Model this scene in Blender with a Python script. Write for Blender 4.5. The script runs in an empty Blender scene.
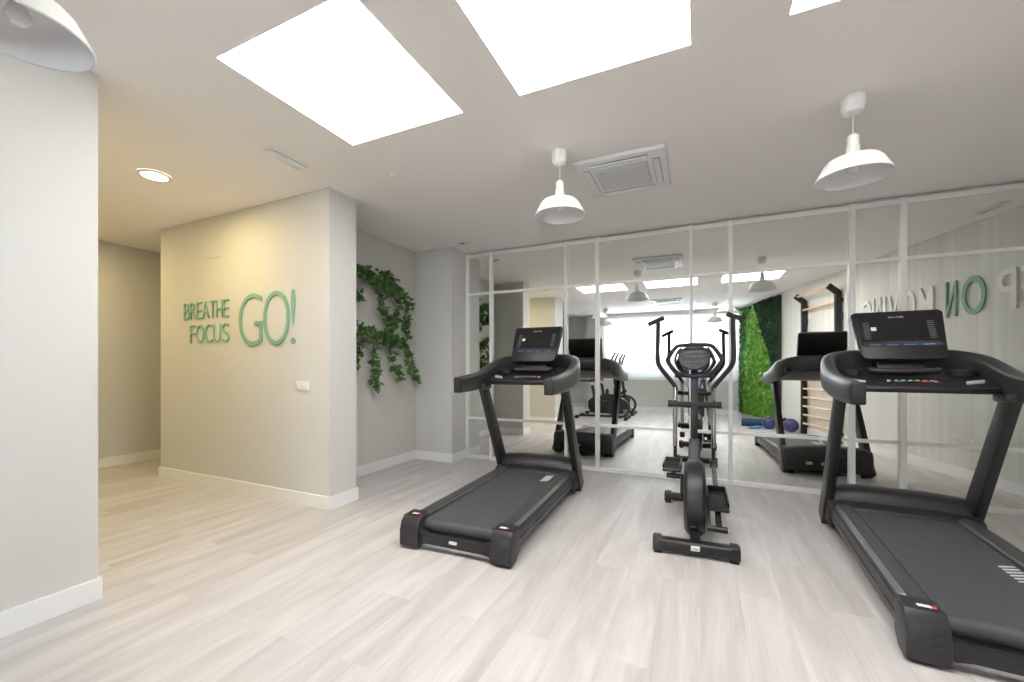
import bpy, bmesh, math, random
from mathutils import Vector, Matrix
random.seed(7)
scn = bpy.context.scene
col = scn.collection
PI = math.pi
R = math.radians

# ------------------------------------------------------------------ camera
YAW = 0.4277
cam_d = bpy.data.cameras.new('camera')
cam = bpy.data.objects.new('camera', cam_d)
col.objects.link(cam)
cam.location = (0, 0, 1.2)
cam.rotation_euler = (PI/2, 0, YAW)
cam_d.sensor_width = 36
cam_d.lens = 411.9/1024*36
cam_d.shift_y = 26.08/1024
cam_d.clip_start = 0.02
scn.camera = cam

# ------------------------------------------------------------------ world, exposure
w = bpy.data.worlds.new('world'); scn.world = w; w.use_nodes = True
w.node_tree.nodes['Background'].inputs[0].default_value = (0.75, 0.85, 1, 1)
w.node_tree.nodes['Background'].inputs[1].default_value = 1.0
scn.view_settings.view_transform = 'Standard'
scn.view_settings.look = 'None'
scn.view_settings.gamma = 1
scn.view_settings.use_curve_mapping = False
scn.view_settings.exposure = 0.7
SKY_E = 8.8       # the three diffuser panels
WIN_E = 36.0        # daylight on the back window
SPOT_W = 9.4      # warm recessed lamp, also the added corridor fill
H = 2.71
YM = 4.736         # mirror plane
RK, RC = 0.2776, 1.6112   # slanted right wall: x = RK*y + RC

# ------------------------------------------------------------------ materials
def mat(name, color, rough=0.5, metal=0.0, spec=0.5, noise=None, bump=None, emit=None, es=1.0, coat=0, trans=0):
    m = bpy.data.materials.new(name); m.use_nodes = True
    nt = m.node_tree; b = nt.nodes['Principled BSDF']
    b.inputs['Base Color'].default_value = (*color, 1)
    b.inputs['Roughness'].default_value = rough
    b.inputs['Metallic'].default_value = metal
    b.inputs['Specular IOR Level'].default_value = spec
    b.inputs['Coat Weight'].default_value = coat
    b.inputs['Transmission Weight'].default_value = trans
    if emit:
        b.inputs['Emission Color'].default_value = (*emit, 1)
        b.inputs['Emission Strength'].default_value = es
    if noise:
        sc, amt = noise
        tc = nt.nodes.new('ShaderNodeTexCoord'); n = nt.nodes.new('ShaderNodeTexNoise')
        n.inputs['Scale'].default_value = sc; n.inputs['Detail'].default_value = 4
        nt.links.new(tc.outputs['Object'], n.inputs['Vector'])
        mx = nt.nodes.new('ShaderNodeMix'); mx.data_type = 'RGBA'
        mx.inputs[6].default_value = (*[c*(1-amt) for c in color], 1)
        mx.inputs[7].default_value = (*[min(1, c*(1+amt)) for c in color], 1)
        nt.links.new(n.outputs['Fac'], mx.inputs[0]); nt.links.new(mx.outputs[2], b.inputs['Base Color'])
    if bump:
        sc, st = bump
        tc = nt.nodes.new('ShaderNodeTexCoord'); n = nt.nodes.new('ShaderNodeTexNoise')
        n.inputs['Scale'].default_value = sc; n.inputs['Detail'].default_value = 3
        nt.links.new(tc.outputs['Object'], n.inputs['Vector'])
        bp = nt.nodes.new('ShaderNodeBump'); bp.inputs['Strength'].default_value = st; bp.inputs['Distance'].default_value = 0.002
        nt.links.new(n.outputs['Fac'], bp.inputs['Height']); nt.links.new(bp.outputs[0], b.inputs['Normal'])
    return m

M = {}
M['wall'] = mat('wall_paint', (0.645, 0.635, 0.605), 0.85, noise=(1.5, 0.01), bump=(250, .1))
M['ceiling'] = mat('ceiling_paint', (0.94, 0.90, 0.875), 0.9, noise=(1.2, 0.01))
M['skirt'] = mat('skirting_white', (0.86, 0.86, 0.85), 0.4)
M['white'] = mat('white_lacquer', (0.84, 0.84, 0.82), 0.35)
M['white_in'] = mat('shade_inside_white', (0.8, 0.8, 0.82), 0.5)
M['frame_white'] = mat('frame_white', (0.86, 0.86, 0.84), 0.4)
M['plastic_white'] = mat('plastic_white', (0.82, 0.82, 0.82), 0.45)
M['grille'] = mat('grille_grey', (0.50, 0.51, 0.52), 0.5)
M['grille_light'] = mat('filter_grey', (0.62, 0.62, 0.63), 0.6)
M['dark_gap'] = mat('dark_gap', (0.05, 0.05, 0.05), 0.8)
M['blk'] = mat('black_plastic', (0.012, 0.012, 0.013), 0.42, bump=(400, .15))
M['blk2'] = mat('dark_grey_plastic', (0.020, 0.020, 0.022), 0.40, bump=(500, .15))
M['blkmetal'] = mat('black_painted_steel', (0.013, 0.013, 0.014), 0.36)
M['grey_shell'] = mat('silver_grey_shell', (0.045, 0.046, 0.049), 0.34, metal=0.2)
M['rail'] = mat('rail_grey', (0.048, 0.049, 0.051), 0.42)
M['belt'] = mat('belt_rubber', (0.062, 0.065, 0.073), 0.5, noise=(6, .15), bump=(600, .3))
M['screen'] = mat('screen_gloss', (0.008, 0.008, 0.009), 0.3)
M['screenblue'] = mat('screen_blue_band', (0.035, 0.05, 0.075), 0.25)
M['print_white'] = mat('print_white', (0.75, 0.75, 0.75), 0.5)
M['print_grey'] = mat('print_grey', (0.16, 0.16, 0.17), 0.5)
M['print_red'] = mat('print_red', (0.6, 0.05, 0.05), 0.5)
M['print_green'] = mat('print_green', (0.05, 0.4, 0.15), 0.5)
M['chrome'] = mat('chrome', (0.62, 0.62, 0.62), 0.16, metal=1)
M['foam'] = mat('foam_grip', (0.022, 0.022, 0.023), 0.75)
M['rubber'] = mat('rubber', (0.02, 0.02, 0.02), 0.7)
M['green_letter'] = mat('sage_green_letter', (0.22, 0.415, 0.31), 0.5)
M['white_letter'] = mat('white_letter', (0.88, 0.87, 0.84), 0.5)
M['wood'] = mat('beech_wood', (0.72, 0.50, 0.30), 0.45, noise=(25, .08))
M['ball'] = mat('violet_vinyl', (0.055, 0.06, 0.20), 0.3)
M['mat_blue'] = mat('mat_dark_blue', (0.03, 0.07, 0.13), 0.8)
M['band_blue'] = mat('light_blue_rubber', (0.10, 0.30, 0.62), 0.6)
M['wicker'] = mat('wicker', (0.22, 0.15, 0.09), 0.8, noise=(90, .4))
M['bulb'] = mat('bulb_glass', (0.85, 0.85, 0.85), 0.15)
M['stem'] = mat('vine_stem', (0.10, 0.11, 0.03), 0.7)
M['red_paint'] = mat('dark_red_paint', (0.30, 0.03, 0.04), 0.4)
M['shirt'] = mat('lavender_cotton', (0.36, 0.38, 0.66), 0.85)
M['trousers'] = mat('dark_trousers', (0.03, 0.03, 0.035), 0.85)
M['skin'] = mat('skin', (0.60, 0.36, 0.25), 0.55)
M['hair'] = mat('dark_hair', (0.03, 0.02, 0.015), 0.6)
M['eye'] = mat('eye_white', (0.8, 0.8, 0.8), 0.2)
M['lens'] = mat('lens_glass', (0.01, 0.01, 0.02), 0.05)
M['panel'] = mat('skylight_diffuser', (0.9, 0.9, 0.9), 0.6, emit=(1.0, 0.99, 0.975), es=SKY_E)
M['daylight'] = mat('daylight_glass', (0.9, 0.9, 0.9), 0.3, emit=(0.96, 0.985, 1.0), es=WIN_E)
M['blind_glow'] = mat('added_blind_glow', (0.9, 0.9, 0.9), 0.3, emit=(0.96, 0.985, 1.0), es=1.7)  # weak glow for the sheet added behind the lower blind
M['lamp_disc'] = mat('downlight_disc', (0.9, 0.9, 0.9), 0.5, emit=(1.0, 0.88, 0.68), es=9)

def leafmat(name, c1, c2, scale=30):
    m = bpy.data.materials.new(name); m.use_nodes = True; nt = m.node_tree; b = nt.nodes['Principled BSDF']
    tc = nt.nodes.new('ShaderNodeTexCoord'); n = nt.nodes.new('ShaderNodeTexNoise'); n.inputs['Scale'].default_value = scale
    r = nt.nodes.new('ShaderNodeValToRGB'); r.color_ramp.elements[0].position = .38; r.color_ramp.elements[1].position = .62
    r.color_ramp.elements[0].color = (*c1, 1); r.color_ramp.elements[1].color = (*c2, 1)
    nt.links.new(tc.outputs['Object'], n.inputs[0]); nt.links.new(n.outputs['Fac'], r.inputs[0]); nt.links.new(r.outputs[0], b.inputs['Base Color'])
    b.inputs['Roughness'].default_value = .5
    return m
M['leaf'] = leafmat('ivy_leaf', (0.03, 0.10, 0.03), (0.13, 0.24, 0.06), 12)
M['moss_light'] = leafmat('moss_light_green', (0.10, 0.27, 0.02), (0.22, 0.48, 0.05), 9)
M['moss_mid'] = leafmat('moss_mid_green', (0.02, 0.10, 0.015), (0.09, 0.26, 0.04), 14)
M['moss_dark'] = leafmat('moss_dark_green', (0.012, 0.045, 0.02), (0.03, 0.10, 0.04), 18)

# floor planks along Y
def floor_mat():
    m = bpy.data.materials.new('oak_planks'); m.use_nodes = True; nt = m.node_tree; L = nt.links.new
    b = nt.nodes['Principled BSDF']; N = nt.nodes.new
    tc = N('ShaderNodeTexCoord')
    mp = N('ShaderNodeMapping'); mp.inputs['Rotation'].default_value = (0, 0, PI/2); L(tc.outputs['Object'], mp.inputs[0])
    br = N('ShaderNodeTexBrick'); br.offset = .37; br.inputs['Scale'].default_value = 1.0
    br.inputs['Brick Width'].default_value = 1.25; br.inputs['Row Height'].default_value = .192
    br.inputs['Mortar Size'].default_value = .0012; br.inputs['Mortar Smooth'].default_value = .3; br.inputs['Bias'].default_value = 0
    br.inputs['Color1'].default_value = (0.0, 0.0, 0.0, 1); br.inputs['Color2'].default_value = (1, 1, 1, 1); br.inputs['Mortar'].default_value = (.35, .35, .35, 1)
    L(mp.outputs[0], br.inputs[0])
    sc = N('ShaderNodeMapping'); sc.inputs['Scale'].default_value = (9, .9, 1); L(tc.outputs['Object'], sc.inputs[0])
    ad = N('ShaderNodeVectorMath'); ad.operation = 'MULTIPLY_ADD'; L(br.outputs[0], ad.inputs[0]); ad.inputs[1].default_value = (13, 7, 5); L(sc.outputs[0], ad.inputs[2])
    n1 = N('ShaderNodeTexNoise'); n1.inputs['Scale'].default_value = 1.0; n1.inputs['Detail'].default_value = 6; n1.inputs['Distortion'].default_value = .6; L(ad.outputs[0], n1.inputs[0])
    sc2 = N('ShaderNodeMapping'); sc2.inputs['Scale'].default_value = (60, 3, 1); L(tc.outputs['Object'], sc2.inputs[0])
    n2 = N('ShaderNodeTexNoise'); n2.inputs['Scale'].default_value = 1.6; n2.inputs['Detail'].default_value = 4; L(sc2.outputs[0], n2.inputs[0])
    r = N('ShaderNodeValToRGB'); e = r.color_ramp.elements
    e[0].position = .30; e[0].color = (0.51, 0.475, 0.458, 1); e[1].position = .68; e[1].color = (0.69, 0.655, 0.637, 1)
    L(n1.outputs['Fac'], r.inputs[0])
    m1 = N('ShaderNodeMix'); m1.data_type = 'RGBA'; m1.blend_type = 'MULTIPLY'; m1.inputs[0].default_value = .22
    L(r.outputs[0], m1.inputs[6]); L(n2.outputs['Fac'], m1.inputs[7])
    m2 = N('ShaderNodeMix'); m2.data_type = 'RGBA'; m2.blend_type = 'SOFT_LIGHT'; m2.inputs[0].default_value = .08
    L(m1.outputs[2], m2.inputs[6]); L(br.outputs[0], m2.inputs[7])
    m3 = N('ShaderNodeMix'); m3.data_type = 'RGBA'; L(br.outputs['Fac'], m3.inputs[0]); L(m2.outputs[2], m3.inputs[6]); m3.inputs[7].default_value = (0.58, 0.54, 0.52, 1)
    L(m3.outputs[2], b.inputs['Base Color'])
    b.inputs['Roughness'].default_value = .42; b.inputs['Specular IOR Level'].default_value = .35
    return m
M['floor'] = floor_mat()

def stripe_mat():
    m = bpy.data.materials.new('striped_wall_panelling'); m.use_nodes = True; nt = m.node_tree; L = nt.links.new; N = nt.nodes.new
    b = nt.nodes['Principled BSDF']; tc = N('ShaderNodeTexCoord')
    sc = N('ShaderNodeMapping'); sc.inputs['Scale'].default_value = (16, 16, .25); L(tc.outputs['Object'], sc.inputs[0])
    n = N('ShaderNodeTexNoise'); n.inputs['Scale'].default_value = 1; n.inputs['Detail'].default_value = 5; L(sc.outputs[0], n.inputs[0])
    r = N('ShaderNodeValToRGB'); e = r.color_ramp.elements
    e[0].position = .35; e[0].color = (0.70, 0.685, 0.63, 1); e[1].position = .65; e[1].color = (0.80, 0.79, 0.745, 1)
    L(n.outputs['Fac'], r.inputs[0]); L(r.outputs[0], b.inputs['Base Color']); b.inputs['Roughness'].default_value = .7
    return m
M['stripe'] = stripe_mat()

def mirror_mat():
    m = bpy.data.materials.new('mirror_glass'); m.use_nodes = True; nt = m.node_tree
    b = nt.nodes['Principled BSDF']; b.inputs['Metallic'].default_value = 1; b.inputs['Roughness'].default_value = 0.0
    b.inputs['Base Color'].default_value = (0.91, 0.93, 0.905, 1)
    return m
M['mirror'] = mirror_mat()

def blind_mat():
    m = bpy.data.materials.new('roller_blind_cloth'); m.use_nodes = True; nt = m.node_tree; L = nt.links.new; N = nt.nodes.new
    out = nt.nodes['Material Output']; nt.nodes.remove(nt.nodes['Principled BSDF'])
    d = N('ShaderNodeBsdfDiffuse'); d.inputs[0].default_value = (.85, .86, .86, 1)
    t = N('ShaderNodeBsdfTranslucent'); t.inputs[0].default_value = (.9, .92, .95, 1)
    x = N('ShaderNodeMixShader'); x.inputs[0].default_value = .4
    L(d.outputs[0], x.inputs[1]); L(t.outputs[0], x.inputs[2]); L(x.outputs[0], out.inputs[0])
    return m
M['blind'] = blind_mat()

# ------------------------------------------------------------------ mesh helpers
class MB:
    def __init__(s): s.bm = bmesh.new()
    def _xf(s, vs, mtx): bmesh.ops.transform(s.bm, matrix=mtx, verts=vs)
    def box(s, c, size, rot=(0, 0, 0), bev=0.0, seg=2, taper=None):
        r = bmesh.ops.create_cube(s.bm, size=1.0); vs = r['verts']
        if taper:
            for v in vs:
                if v.co.z > 0: v.co.x *= taper[0]; v.co.y *= taper[1]
        for v in vs: v.co = Vector((v.co.x*size[0], v.co.y*size[1], v.co.z*size[2]))
        if bev:
            es = list({e for v in vs for e in v.link_edges})
            r2 = bmesh.ops.bevel(s.bm, geom=es, offset=bev, segments=seg, affect='EDGES', profile=.5)
            vs = list({v for f in r2['faces'] for v in f.verts} | {v for v in vs if v.is_valid})
        from mathutils import Euler
        s._xf(vs, Matrix.Translation(c) @ Euler(rot).to_matrix().to_4x4())
        return s
    def rot_frame(s, a, b):
        d = (Vector(b)-Vector(a)).normalized()
        up = Vector((0, 0, 1)) if abs(d.z) < .95 else Vector((0, 1, 0))
        x = d.cross(up).normalized(); y = x.cross(d).normalized()
        return x, y, d
    def beam(s, a, b, wx, wy, bev=0.0, wx2=None, wy2=None, xdir=(1, 0, 0)):
        # rectangular bar from a to b; wx measured along xdir
        a = Vector(a); b = Vector(b); d = (b-a).normalized(); x = Vector(xdir); x = (x-d*x.dot(d)).normalized(); y = d.cross(x)
        wx2 = wx if wx2 is None else wx2; wy2 = wy if wy2 is None else wy2
        vs = []
        for p, ux, uy in ((a, wx, wy), (b, wx2, wy2)):
            for sx, sy in ((-1, -1), (1, -1), (1, 1), (-1, 1)):
                vs.append(s.bm.verts.new(p + x*sx*ux/2 + y*sy*uy/2))
        fs = [s.bm.faces.new([vs[i] for i in q]) for q in ((3, 2, 1, 0), (4, 5, 6, 7), (0, 1, 5, 4), (1, 2, 6, 5), (2, 3, 7, 6), (3, 0, 4, 7))]
        if bev:
            es = list({e for f in fs for e in f.edges})
            bmesh.ops.bevel(s.bm, geom=es, offset=bev, segments=2, affect='EDGES', profile=.5)
        return s
    def tube(s, pts, r, n=14, caps=True, closed=False, smooth_pts=0, sx=1, sy=1):
        pts = [Vector(p) for p in pts]
        if smooth_pts:
            pts = catmull(pts, smooth_pts, closed)
        m = len(pts); rr = r if isinstance(r, (list, tuple)) else [r]*m
        if len(rr) != m:
            rr = [rr[0] + (rr[-1]-rr[0])*i/(m-1) for i in range(m)]
        rings = []; prev = None
        for i, p in enumerate(pts):
            if closed: t = (pts[(i+1) % m]-pts[i-1]).normalized()
            else: t = (pts[min(i+1, m-1)]-pts[max(i-1, 0)]).normalized()
            if prev is None:
                up = Vector((0, 0, 1)) if abs(t.z) < .9 else Vector((0, 1, 0))
                x = t.cross(up).normalized()
            else: x = (prev - t*prev.dot(t)).normalized()
            y = x.cross(t).normalized(); prev = x
            rings.append([s.bm.verts.new(p + (x*math.cos(2*PI*k/n)*sx + y*math.sin(2*PI*k/n)*sy)*rr[i]) for k in range(n)])
        cnt = m if closed else m-1
        for i in range(cnt):
            A = rings[i]; B = rings[(i+1) % m]
            for k in range(n):
                s.bm.faces.new((A[k], A[(k+1) % n], B[(k+1) % n], B[k]))
        if caps and not closed:
            s.bm.faces.new(rings[0][::-1]); s.bm.faces.new(rings[-1])
        return s
    def lathe(s, prof, c=(0, 0, 0), n=40, axis='z', close=False):
        # prof: list of (r, h)
        rings = []
        for r, h in prof:
            ring = []
            for k in range(n):
                a = 2*PI*k/n; x = math.cos(a)*r; y = math.sin(a)*r
                p = (x, y, h) if axis == 'z' else ((h, x, y) if axis == 'x' else (x, h, y))
                ring.append(s.bm.verts.new(Vector(p)+Vector(c)))
            rings.append(ring)
        for i in range(len(rings)-1):
            for k in range(n):
                s.bm.faces.new((rings[i][k], rings[i][(k+1) % n], rings[i+1][(k+1) % n], rings[i+1][k]))
        if close:
            pass
        return s
    def prism(s, poly, z0, z1, axis='z', bev=0, seg=2):
        # poly: 2D points; axis the extrusion axis
        def P(u, v, h): return {'z': (u, v, h), 'x': (h, u, v), 'y': (u, h, v)}[axis]
        a = [s.bm.verts.new(P(u, v, z0)) for u, v in poly]; b = [s.bm.verts.new(P(u, v, z1)) for u, v in poly]
        fs = [s.bm.faces.new(a[::-1]), s.bm.faces.new(b)]
        n = len(poly)
        for i in range(n): fs.append(s.bm.faces.new((a[i], a[(i+1) % n], b[(i+1) % n], b[i])))
        if bev:
            es = list(set(fs[0].edges) | set(fs[1].edges))
            bmesh.ops.bevel(s.bm, geom=es, offset=bev, segments=seg, affect='EDGES', profile=.5)
        return s
    def sweep(s, rows):
        # rows: list of closed rings of points
        rings = [[s.bm.verts.new(Vector(p)) for p in r] for r in rows]; n = len(rings[0])
        for i in range(len(rings)-1):
            for k in range(n): s.bm.faces.new((rings[i][k], rings[i][(k+1) % n], rings[i+1][(k+1) % n], rings[i+1][k]))
        s.bm.faces.new(rings[0][::-1]); s.bm.faces.new(rings[-1])
        return s
    def quad(s, pts):
        s.bm.faces.new([s.bm.verts.new(Vector(p)) for p in pts]); return s
    def build(s, name, m, parent=None, smooth=True, ang=35, **props):
        bmesh.ops.recalc_face_normals(s.bm, faces=s.bm.faces)
        me = bpy.data.meshes.new(name)
        if smooth:
            for f in s.bm.faces: f.smooth = True
            for e in s.bm.edges:
                if len(e.link_faces) == 2 and e.calc_face_angle(0) > R(ang): e.smooth = False
        s.bm.to_mesh(me); s.bm.free()
        if not isinstance(m, (list, tuple)): m = [m]
        for q in m: me.materials.append(M[q] if isinstance(q, str) else q)
        o = bpy.data.objects.new(name, me); col.objects.link(o)
        if parent: o.parent = parent
        for k, v in props.items(): o[k] = v
        return o

def catmull(pts, k, closed=False):
    out = []; n = len(pts); rng = n if closed else n-1
    for i in range(rng):
        if closed: p0, p1, p2, p3 = pts[i-1], pts[i], pts[(i+1) % n], pts[(i+2) % n]
        else: p0, p1, p2, p3 = pts[max(i-1, 0)], pts[i], pts[i+1], pts[min(i+2, n-1)]
        for j in range(k):
            t = j/k; out.append(.5*((2*p1)+(p2-p0)*t+(2*p0-5*p1+4*p2-p3)*t*t+(3*p1-p0-3*p2+p3)*t**3))
    if not closed: out.append(pts[-1])
    return out

def thing(name, label, cat, loc=(0, 0, 0), rz=0, group=None):
    o = bpy.data.objects.new(name, None); col.objects.link(o); o.empty_display_size = .1
    o.location = loc; o.rotation_euler = (0, 0, rz); o['label'] = label; o['category'] = cat
    if group: o['group'] = group
    return o
def tag(o, label, cat, group=None, kind=None):
    o['label'] = label; o['category'] = cat
    if group: o['group'] = group
    if kind: o['kind'] = kind
    return o
def struct(name, mb, m, parent=None, **k):
    o = mb.build(name, m, parent, **k)
    if not parent: o['kind'] = 'structure'
    return o
def dup(root, loc, rz=None, label=None):
    r = root.copy(); col.objects.link(r); r.location = loc
    if rz is not None: r.rotation_euler = (0, 0, rz)
    if label: r['label'] = label
    for ch in list(root.children):
        c = ch.copy(); col.objects.link(c); c.parent = r
        for g in list(ch.children):
            d = g.copy(); col.objects.link(d); d.parent = c
    return r

def text_mesh(txt, size, extrude, bevel=0, offset=0):
    cu = bpy.data.curves.new('lettering', 'FONT'); cu.body = txt; cu.size = size; cu.extrude = extrude; cu.bevel_depth = bevel; cu.resolution_u = 10; cu.offset = offset
    cu.align_x = 'CENTER'; cu.align_y = 'CENTER'
    o = bpy.data.objects.new('lettering', cu); col.objects.link(o)
    dg = bpy.context.evaluated_depsgraph_get(); dg.update()
    me = bpy.data.meshes.new_from_object(o.evaluated_get(dg))
    bpy.data.objects.remove(o); bpy.data.curves.remove(cu)
    return me
def text_obj(name, txt, m, mtx, wd, ht, th, parent=None, off=-.020):
    """flat lettering fitted to wd x ht; mtx maps local x right, y up, z out"""
    me = text_mesh(txt, 1, .05, offset=off if len(txt) == 1 else 0)
    xs = [v.co.x for v in me.vertices]; ys = [v.co.y for v in me.vertices]; zs = [v.co.z for v in me.vertices]
    cx, cy, cz = (max(xs)+min(xs))/2, (max(ys)+min(ys))/2, (max(zs)+min(zs))/2
    sx = wd/(max(xs)-min(xs)); sy = ht/(max(ys)-min(ys)); sz = th/(max(zs)-min(zs))
    for v in me.vertices: v.co = mtx @ Vector(((v.co.x-cx)*sx, (v.co.y-cy)*sy, (v.co.z-cz)*sz + th/2))
    me.materials.clear(); me.materials.append(M[m])
    o = bpy.data.objects.new(name, me); col.objects.link(o)
    if parent: o.parent = parent
    return o
def frame_mtx(o, x, y):
    x = Vector(x).normalized(); y = Vector(y).normalized(); z = x.cross(y)
    return Matrix(((x.x, y.x, z.x, o[0]), (x.y, y.y, z.y, o[1]), (x.z, y.z, z.z, o[2]), (0, 0, 0, 1)))

# ================================================================== SETTING
XA = -2.83; YN0 = 0.5; YN1 = 1.05; YB = 2.51; YB2 = 2.81; XBL = -5.374; XAL = -3.40; YAL = 4.39
XC = -6.5; YBK = -2.35; XL = -4.1; T = .12
rwx = lambda y: RK*y+RC
struct('floor', MB().box((-2.0, 2.0, -.05), (10.6, 10.0, .1)), 'floor', smooth=False)
# ceiling with three skylight openings
sky = [(-2.152, -1.272), (-0.9165, -0.0326), (0.3446, 1.2246)]; SY0, SY1 = 1.225, 2.107
xs = [-7.2] + [v for a in sky for v in a] + [3.4]
mb = MB()
mb.box((-1.9, (SY0-3.0)/2, H+.06), (10.6, SY0+3.0, .12)); mb.box((-1.9, (SY1+7)/2, H+.06), (10.6, 7-SY1, .12))
for a, b in ((xs[0], xs[1]), (xs[2], xs[3]), (xs[4], xs[5]), (xs[6], xs[7])):
    mb.box(((a+b)/2, (SY0+SY1)/2, H+.06), (b-a, SY1-SY0, .12))
struct('ceiling', mb, 'ceiling', smooth=False)
for i, (a, b) in enumerate(sky):
    wn = struct('window_%d' % (i+1), MB().box(((a+b)/2, (SY0+SY1)/2, H+.013), (b-a, SY1-SY0, .02)), 'panel', smooth=False)
    cx, cy = (a+b)/2, (SY0+SY1)/2
    f = MB(); t = .006
    f.box((cx, SY0+t/2, H+.001), (b-a, t, .004)); f.box((cx, SY1-t/2, H+.001), (b-a, t, .004))
    f.box((a+t/2, cy, H+.001), (t, SY1-SY0-2*t, .004)); f.box((b-t/2, cy, H+.001), (t, SY1-SY0-2*t, .004))
    f.build('window_frame', 'white', wn, smooth=False)

struct('wall_near_left', MB().box((XA-.20, (YN0+YN1)/2, H/2), (.40, YN1-YN0, H)), 'wall', smooth=False)
struct('wall_corridor_south', MB().box(((XC+XA-.4)/2, YN1-.06, H/2), (XA-.4-XC, T, H)), 'wall', smooth=False)
# block with BREATHE lettering, and the alcove behind it
blk = MB().prism([(XBL, YB), (XA, YB), (XA, YB2), (XBL, YB2)], 0, H)
struct('wall_lettering', blk, 'wall', smooth=False)
struct('wall_alcove', MB().box((XAL-T/2, (YB2+YAL)/2, H/2), (T, YAL-YB2, H)), 'wall', smooth=False)
struct('wall_alcove_return', MB().box(((XAL-T+XA)/2, (YAL+YM+.15)/2, H/2), (XA-XAL+T, YM+.15-YAL, H)), 'wall', smooth=False)
struct('wall_corridor_end', MB().box((XC-T/2, 2.8, H/2), (T, 4.5, H)), 'wall', smooth=False)
struct('wall_corridor_north', MB().box(((XC+XAL-T)/2, 4.6, H/2), (XAL-T-XC, T, H)), 'wall', smooth=False)
struct('wall_corridor_inner', MB().box((XBL+T/2, (YB2+4.54)/2, H/2), (T, 4.54-YB2, H)), 'wall', smooth=False)
struct('wall_mirror', MB().box((.2, YM+.07+.04, H/2), (6.1, .12, H)), 'wall', smooth=False)
# slanted striped right wall
y0, y1 = YBK-.3, YM+.3
nrm = Vector((1, -RK, 0)).normalized()
a = Vector((rwx(y0), y0)); b = Vector((rwx(y1), y1)); n2 = Vector((nrm.x, nrm.y))*T
struct('wall_right', MB().prism([tuple(a), tuple(a+n2), tuple(b+n2), tuple(b)], 0, H), 'stripe', smooth=False)
# back wall with window opening
WX0, WX1, WZ0, WZ1 = -2.40, 0.90, 0.92, 2.50; WZM = 1.52
mb = MB()
bx0, bx1 = -3.0, 1.06
for x0, x1, z0, z1 in ((bx0, WX0, 0, H), (WX1, bx1+.1, 0, H), (WX0, WX1, 0, WZ0), (WX0, WX1, WZ1, H)):
    mb.box(((x0+x1)/2, YBK-T/2, (z0+z1)/2), (x1-x0, T, z1-z0))
struct('wall_back', mb, 'wall', smooth=False)
struct('wall_back_recess', MB().box(((XL+bx0)/2, YBK-.42, H/2), (bx0-XL, T, H)).box((bx0-.04, YBK-.24, H/2), (.08, .26, H)), 'wall', smooth=False)
struct('wall_west', MB().box((XL-T/2, (YBK-.4+YN1-.12)/2, H/2), (T, YN1-.12-YBK+.5, H)), 'wall', smooth=False)
wn = struct('window_4', MB().box(((WX0+WX1)/2, YBK-.10, (WZM+WZ1)/2), (WX1-WX0, .01, WZ1-WZM)), 'daylight', smooth=False)
MB().box(((WX0+WX1)/2, YBK-.10, (WZ0+WZM)/2), (WX1-WX0, .01, WZM-WZ0)).build('blind_glow_panel', 'blind_glow', wn, smooth=False)  # added glowing sheet, unseen; brightens the lower half of the blind
f = MB()
for x in (WX0+.03, (WX0+WX1)/2, WX1-.03): f.box((x, YBK-.07, (WZ0+WZ1)/2), (.06, .05, WZ1-WZ0))
for z in (WZ0+.03, WZM, WZ1-.03): f.box(((WX0+WX1)/2, YBK-.07, z), (WX1-WX0, .049, .06))
f.build('window_frame', 'white', wn, smooth=False)

# skirting boards
def skirt(name, p, q, nx, ny, ext0=0, ext1=0):
    p = Vector(p); q = Vector(q); d = (q-p).normalized(); p = p-d*ext0; q = q+d*ext1; n = Vector((nx, ny)).normalized()*.013
    mb = MB().prism([tuple(p), tuple(q), tuple(q+n), tuple(p+n)], 0.0005, .11)
    struct(name, mb, 'skirt', smooth=False)
e = .013
skirt('baseboard_near_left', (XA, YN0), (XA, YN1), 1, 0, e, e)
skirt('baseboard_near_left_end', (XA-.4, YN1), (XA, YN1), 0, 1)
skirt('baseboard_near_left_back', (XA-.4, YN0), (XA, YN0), 0, -1)
skirt('baseboard_corridor_south', (XC, YN1), (XA-.4, YN1), 0, 1)
skirt('baseboard_lettering', (XBL, YB), (XA, YB), 0, -1, e, 0)
skirt('baseboard_lettering_end', (XA, YB), (XA, YB2), 1, 0, e, e)
skirt('baseboard_lettering_left', (XBL, YB), (XBL, YB2), -1, 0)
skirt('baseboard_lettering_rear', (XAL, YB2), (XA, YB2), 0, 1)
skirt('baseboard_alcove', (XAL, YB2+e), (XAL, YAL), 1, 0)
skirt('baseboard_alcove_return', (XAL+e, YAL), (XA, YAL), 0, -1)
skirt('baseboard_alcove_side', (XA, YAL), (XA, YM-.03), 1, 0, e, 0)
skirt('baseboard_corridor_end', (XC, YN1+e), (XC, 4.5), 1, 0)
skirt('baseboard_back', (bx0, YBK), (bx1, YBK), 0, 1)
skirt('baseboard_back_recess', (XL, YBK-.36), (bx0-.08, YBK-.36), 0, 1)
skirt('baseboard_west', (XL, YBK-.34), (XL, YN1-.13), 1, 0)
skirt('baseboard_right', (rwx(YBK+.02), YBK+.02), (rwx(YM-.03), YM-.03), -1, RK)

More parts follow.
